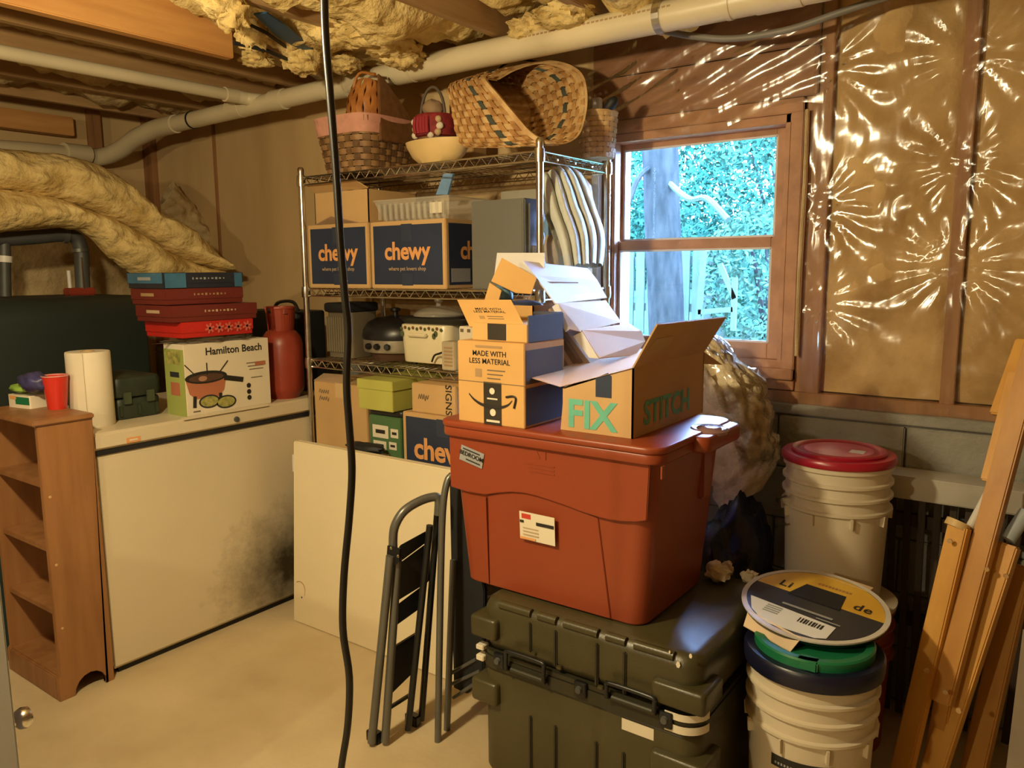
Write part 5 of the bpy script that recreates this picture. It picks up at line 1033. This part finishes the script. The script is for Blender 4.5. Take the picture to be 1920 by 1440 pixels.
gl2 = MB().lathe([(.140,.488),(.141,.514),(.137,.518),(.120,.518),(.116,.506),(.002,.506)], (*B1,0), 48).build('screw_lid', green_pl, bt, smooth=40)
for a in (-100, 20, 140): d = Vector((math.cos(R(a)), math.sin(R(a)), 0)); MB().bar(Vector((*B1,.505))+d*.10-d.cross(Z3)*.04, Vector((*B1,.505))+d*.135-d.cross(Z3)*.045, .05, .026, d.cross(Z3)).build('grip', green_pl, gl2, bevel=.004)
def rB(z): return .152*lerp(.905, .965, z/.285)+.0012
cpatch(bt, B1, rB(.25), -110, -52, .232, .262, ink, 'black_band_print')
for k in range(18): a = -106+k*3.0; cpatch(bt, B1, rB(.25)+.0008, a, a+1.8, .240, .246, label_g, 'small_print')
cpatch(bt, B1, rB(.22)+.0005, -86, -80, .220, .225, ink, 'small_print')
b = MB(); a_c = R(-86); zc = .128
def disc(r0, mt, name, lift):
    b = MB(); pts = []
    for k in range(28): th_ = 2*math.pi*k/28; a = a_c + r0*math.cos(th_)/.14; pts.append(Vector((B1[0]+(rB(zc)+lift)*math.cos(a), B1[1]+(rB(zc)+lift)*math.sin(a), zc+r0*math.sin(th_))))
    b.v = pts + [Vector((B1[0]+(rB(zc)+lift)*math.cos(a_c), B1[1]+(rB(zc)+lift)*math.sin(a_c), zc))]; b.f = [(k,(k+1)%28,28) for k in range(28)]; b.build(name, mt, bt)
disc(.046, ink, 'seal_print', .0012); disc(.041, label_w, 'seal_print', .002); cpatch(bt, B1, rB(zc)+.003, -94, -78, .118, .152, ink, 'seal_print')
for k in range(3): cpatch(bt, B1, rB(zc)+.0035, -92+5*k, -89.5+5*k, .124, .146, label_w, 'seal_print')
B2 = (-.566, 2.435)
rb = bucket('red_pail', 'red pail hidden under the white pail by the wall', (-.535, 2.41), 0, .435, .150); 
for ch in rb.children: ch.data.materials[0] = red_mt
MB().lathe([(.156,.432),(.158,.446),(.12,.446)], (-.535,2.41,0), 40).build('pail_lid', bucket_m, rb, smooth=40)
bt2 = bucket('red_lid_bucket', 'white pail with a red screw lid below the plastic sheet', B2, .447, .853, .150)
MB().lathe([(.148,.852),(.159,.852),(.161,.856),(.161,.868),(.156,.8750),(.134,.8750)], (*B2,0), 48).build('lid_ring', red_pl, bt2, smooth=40)
rl = MB().lathe([(.132,.8670),(.134,.8810),(.130,.8850),(.118,.8830),(.112,.8770),(.104,.8770),(.098,.8810),(.002,.8810)], (*B2,0), 48).build('screw_lid', red_pl, bt2, smooth=40)
MB().lathe([(.097,.8805),(.097,.8815),(.002,.8818)], (*B2,0), 40).build('scuffed_top', pink_pl, rl, smooth=40); MB().box(B2[0]+.035, B2[0]+.075, B2[1]-.03, B2[1]+.01, .8818, .8830).build('paper_sticker', paper_w, rl)
for zz in (.72, .635): MB().tube(spline([Vector((B2[0]-.165, B2[1]-.03, zz-.02)), Vector((B2[0]-.155, B2[1]-.07, zz)), Vector((B2[0]-.11, B2[1]-.125, zz+.03))], 4), .003, 6).build('bail_wire', steel_pipe, bt2, smooth=50)
q = PY(1500,1050,2.32); cpatch(bt2, B2, .1395, -122, -112, .50, .515, ink, 'scuff_mark'); cpatch(bt2, B2, .1395, -70, -66, .53, .535, ink, 'scuff_mark'); cpatch(bt2, B2, .1385, -72, -56, .475, .50, ink, 'scuff_mark')

# packaged round pan on the bucket
pc = Vector((-.512, 2.03, .548)); pn = thing('packaged_pan', 'round packaged pan with yellow and black sleeve on the pail', 'pan', pc)
nrm_ = Vector((.05, -.11, 1)).normalized(); e1 = Vector((math.cos(R(-7)), math.sin(R(-7)), 0)); e1 = (e1-nrm_*e1.dot(nrm_)).normalized(); e2 = nrm_.cross(e1)
def D(x, y, z=0.): return pc + e1*x + e2*y + nrm_*z
MB().lathe([(.120,-.030),(.150,-.024),(.178,-.004),(.182,.004),(.176,.006)], pc, 56, axis=nrm_).build('pan_shell', black_pl, pn, smooth=45)
MB().lathe([(.168,.004),(.181,.004),(.181,.0085),(.168,.0085)], pc, 56, axis=nrm_, cap=False).build('rim', mat('pan_rim_white', (.66,.62,.56), .3), pn, smooth=45)
def seg_poly(f, n=48): return [(.168*math.cos(2*math.pi*k/n), .168*math.sin(2*math.pi*k/n)) for k in range(n)]
yel = [p for p in seg_poly(0) if p[1] > .02]; MB().prism([D(x, y, .0075) for x, y in yel], -nrm_*.001).build('yellow_sleeve', yellow_p, pn)
drk = [p for p in seg_poly(0) if p[1] <= .025]; MB().prism([D(x, y, .0068) for x, y in drk], -nrm_*.001).build('dark_sleeve', dark_print, pn)
MB().prism([D(-.075,.010,.009), D(.062,.010,.009), D(.050,.085,.009), D(-.055,.085,.009)], -nrm_*.001).build('window_cutout', black_mt, pn)
for s_, x, sz in (('Li', -.098, .045), ('de', .105, .045)): text(pn, s_, D(x, .052), e1, e2, sz, ink, bold=.02, lift=.0085, spacing=1.1)
MB().prism([D(x, y, .0085) for x, y in ((-.075,.02),(-.055,.02),(-.05,.05),(-.07,.05))], -nrm_*.001).build('yellow_sleeve', yellow_p, pn)
for k in range(10): MB().prism([D(-.032+k*.009, .103, .0085), D(-.026+k*.009, .103, .0085), D(-.026+k*.009, .113, .0085), D(-.032+k*.009, .113, .0085)], -nrm_*.0006).build('small_print', wicker, pn)
MB().prism([D(-.145,-.062,.0085), D(.085,-.075,.0085), D(.085,-.135,.0085), D(.062,-.150,.0085), D(-.06,-.160,.0085), D(-.115,-.118,.0085)], -nrm_*.001).build('paper_label', paper_w, pn)
for k in range(9): MB().prism([D(.0+k*.007, -.085-.0004*k, .0095), D(.003+k*.007+.001*(k % 3), -.085, .0095), D(.003+k*.007+.001*(k % 3), -.108, .0095), D(.0+k*.007, -.108, .0095)], -nrm_*.0006).build('barcode_print', ink, pn)
for k in range(4): MB().prism([D(-.09, -.075-.010*k, .0095), D(-.05, -.075-.010*k, .0095), D(-.05, -.080-.010*k, .0095), D(-.09, -.080-.010*k, .0095)], -nrm_*.0006).build('small_print', label_g, pn)
patch(pn, 'small_print', D(.0,-.045), e1, e2, .13, .008, label_g, .009); patch(pn, 'small_print', D(.06,-.062), e1, e2, .06, .004, label_g, .009)
MB().prism([D(-.115,-.136,.010), D(.040,-.173,.010), D(.026,-.200,-.020), D(-.112,-.166,-.020)], -nrm_*.002).build('sleeve_tab', mat('tan_sleeve', (.70,.52,.32), .5), pn)
MB().prism([D(-.06,.160,.008), D(.085,.150,.008), D(.085,.186,.004), D(-.055,.192,.004)], -nrm_*.002).build('sleeve_tab', mat('tan_sleeve', (.70,.52,.32), .5), pn)

# ---- insulation roll, dark bag and scraps behind the tote
ir = thing('insulation_roll', 'plastic-wrapped fibreglass insulation roll behind the tote', 'insulation', PY(1390, 940, 2.42))
ax_ = spline([PY(1295,640,2.58), PY(1340,718,2.56), PY(1372,795,2.55), PY(1392,870,2.53), PY(1388,935,2.50)], 8); rr_ = spline([Vector((r,0,0)) for r in (.06,.105,.118,.115,.07)], 8)
def rollfn(u, v):
    k = v*(len(ax_)-1); i = min(int(k), len(ax_)-2); p = ax_[i].lerp(ax_[i+1], k-i); r = lerp(rr_[i].x, rr_[i+1].x, k-i); a = 2*math.pi*u
    d = Vector((math.cos(a)*.95, math.sin(a)*.75, .55*math.cos(a)))
    return p + d*r*(1+.22*noise.fractal(Vector((math.cos(a)*2.2, math.sin(a)*2.2, v*7)), .8, 2.1, 4))
MB().grid(rollfn, 44, 50, True, True).build('fibre_roll', insul_p, ir, smooth=70)
def wrapfn(u, v): p = rollfn(lerp(-.22,.20,u), lerp(.02,.8,v)); k = v*(len(ax_)-1)*.8; c_ = ax_[min(int(k), len(ax_)-1)]; return c_ + (p-c_)*1.06 + Vector((0,0,.004*math.sin(u*60+v*40)))
MB().grid(wrapfn, 40, 50).build('plastic_wrap', poly, ir, smooth=80)
gbg = thing('dark_bag', 'dark blue plastic bag under the insulation roll', 'bag', (-.85, 2.42, 0)); lump('bag_film', gar_bag, gbg, (-.865, 2.42, .31), (.13,.19,.36), .22, 5., 36, 24, seed=3.)
for k, (px, py, z, r) in enumerate(((1345,1072,.555,(.035,.03,.026)),(1362,1066,.555,(.02,.02,.018)),(1405,1082,.54,(.022,.02,.02)))):
    p = PZ(px, py, z); o = lump('insulation_scrap', insul_p, None, p, r, .40, 5., 24, 16, seed=k*2.+1); tag(o, ('largest fluffy insulation scrap behind the tote', 'small insulation scrap touching the largest one', 'small insulation scrap beside the packaged pan')[k], 'insulation', 'insulation scraps')

# ---- dark slatted frame and white board by the foundation wall
sf = thing('slatted_frame', 'dark wooden slatted frame against the block wall', 'frame', (-.28, 2.60, 0))
for k in range(12):
    x0 = -.455 + k*.036; t_ = (k-5)*.006
    MB().bar((x0, 2.60+.004*(k % 2), .02), (x0+t_, 2.62+.006*(k % 3), .72), .020, .012, X3).build('slat', dkwood, sf, bevel=.002)
MB().box(-.47, .02, 2.632, 2.655, .30, .34).build('rail', dkwood, sf); MB().box(-.47, .02, 2.632, 2.655, .62, .66).build('rail', dkwood, sf)
wbd = MB().box(-.47, .02, 2.57, 2.695, .722, .792).build('white_board', mat('white_board_paint', (.52,.49,.42), .6), bevel=.004); tag(wbd, 'dull white board laid along the top of the slats', 'board')

# ---- folded wooden deck chair at the right
dk = thing('wooden_deck_chair', 'folded honey-coloured wooden deck chair at the right edge', 'chair', (-.22, 2.25, 0))
def ob_(a, ya, b_, yb_, w_, t_, mt=oak, name='rail', side=Vector((.9,-.35,0))): 
    p, q = PY(*a, ya), PY(*b_, yb_); return MB().bar(p, q, w_, t_, side).build(name, mt, dk, bevel=.004)
ob_((1668,1545), 2.12, (1800,985), 2.32, .052, .030, name='leg'); ob_((1700,1600), 2.13, (1890,1020), 2.36, .058, .030, name='leg')
ob_((1765,1318), 2.20, (1945,640), 2.48, .055, .030, oak_d, 'rail'); ob_((1735,1520), 2.20, (1775,1290), 2.24, .045, .028, oak_d, 'leg')
ob_((1800,1560), 2.26, (1915,1060), 2.44, .060, .030, oak_d, 'leg'); ob_((1862,905), 2.40, (1915,700), 2.50, .058, .026, oak, 'rail'); ob_((1885,782), 2.47, (1935,640), 2.56, .075, .03, oak, 'rail')
ob_((1815,1080), 2.36, (1880,860), 2.46, .035, .02, oak_d, 'rail')
MB().tube([PY(1818,990,2.34), PY(1866,900,2.42), PY(1880,880,2.44)], .011, 10).build('steel_tube', pvc_w, dk, smooth=50); MB().tube([PY(1812,1098,2.36), PY(1835,1020,2.40), PY(1850,960,2.42)], .008, 10).build('steel_tube', pvc_w, dk, smooth=50)
MB().tube([PY(1890,1012,2.36), PY(1925,960,2.40)], .018, 12).build('steel_tube', mat('blue_white_sleeve', (.42,.48,.52), .4), dk, smooth=50)
for px, py, y in ((1783,1010,2.30),(1800,1325,2.15),(1775,1290,2.185),(1852,1062,2.31),(1888,1075,2.33),(1740,1250,2.18)): MB().lathe([(.007,0),(.006,.004)], PY(px, py, y)+Vector((0,-.022,0)), 12, axis=(0,-1,0)).build('bolt', wicker_l, dk, smooth=50)
MB().tube([PY(1792,990,2.318), PY(1798,978,2.325)], .030, 14).build('end_cap', bowl_m, dk, smooth=50)
gp = thing('leaning_board', 'grey-brown board leaning at the bottom right corner', 'board', (-.05, 2.2, 0)); MB().hexa([PY(1872,1560,2.14), PY(1990,1560,2.14), PY(1990,1560,2.16), PY(1872,1560,2.16), PY(1918,1180,2.30), PY(2030,1180,2.30), PY(2030,1180,2.32), PY(1918,1180,2.32)]).build('board', mat('grey_board', (.30,.24,.17), .8), gp)
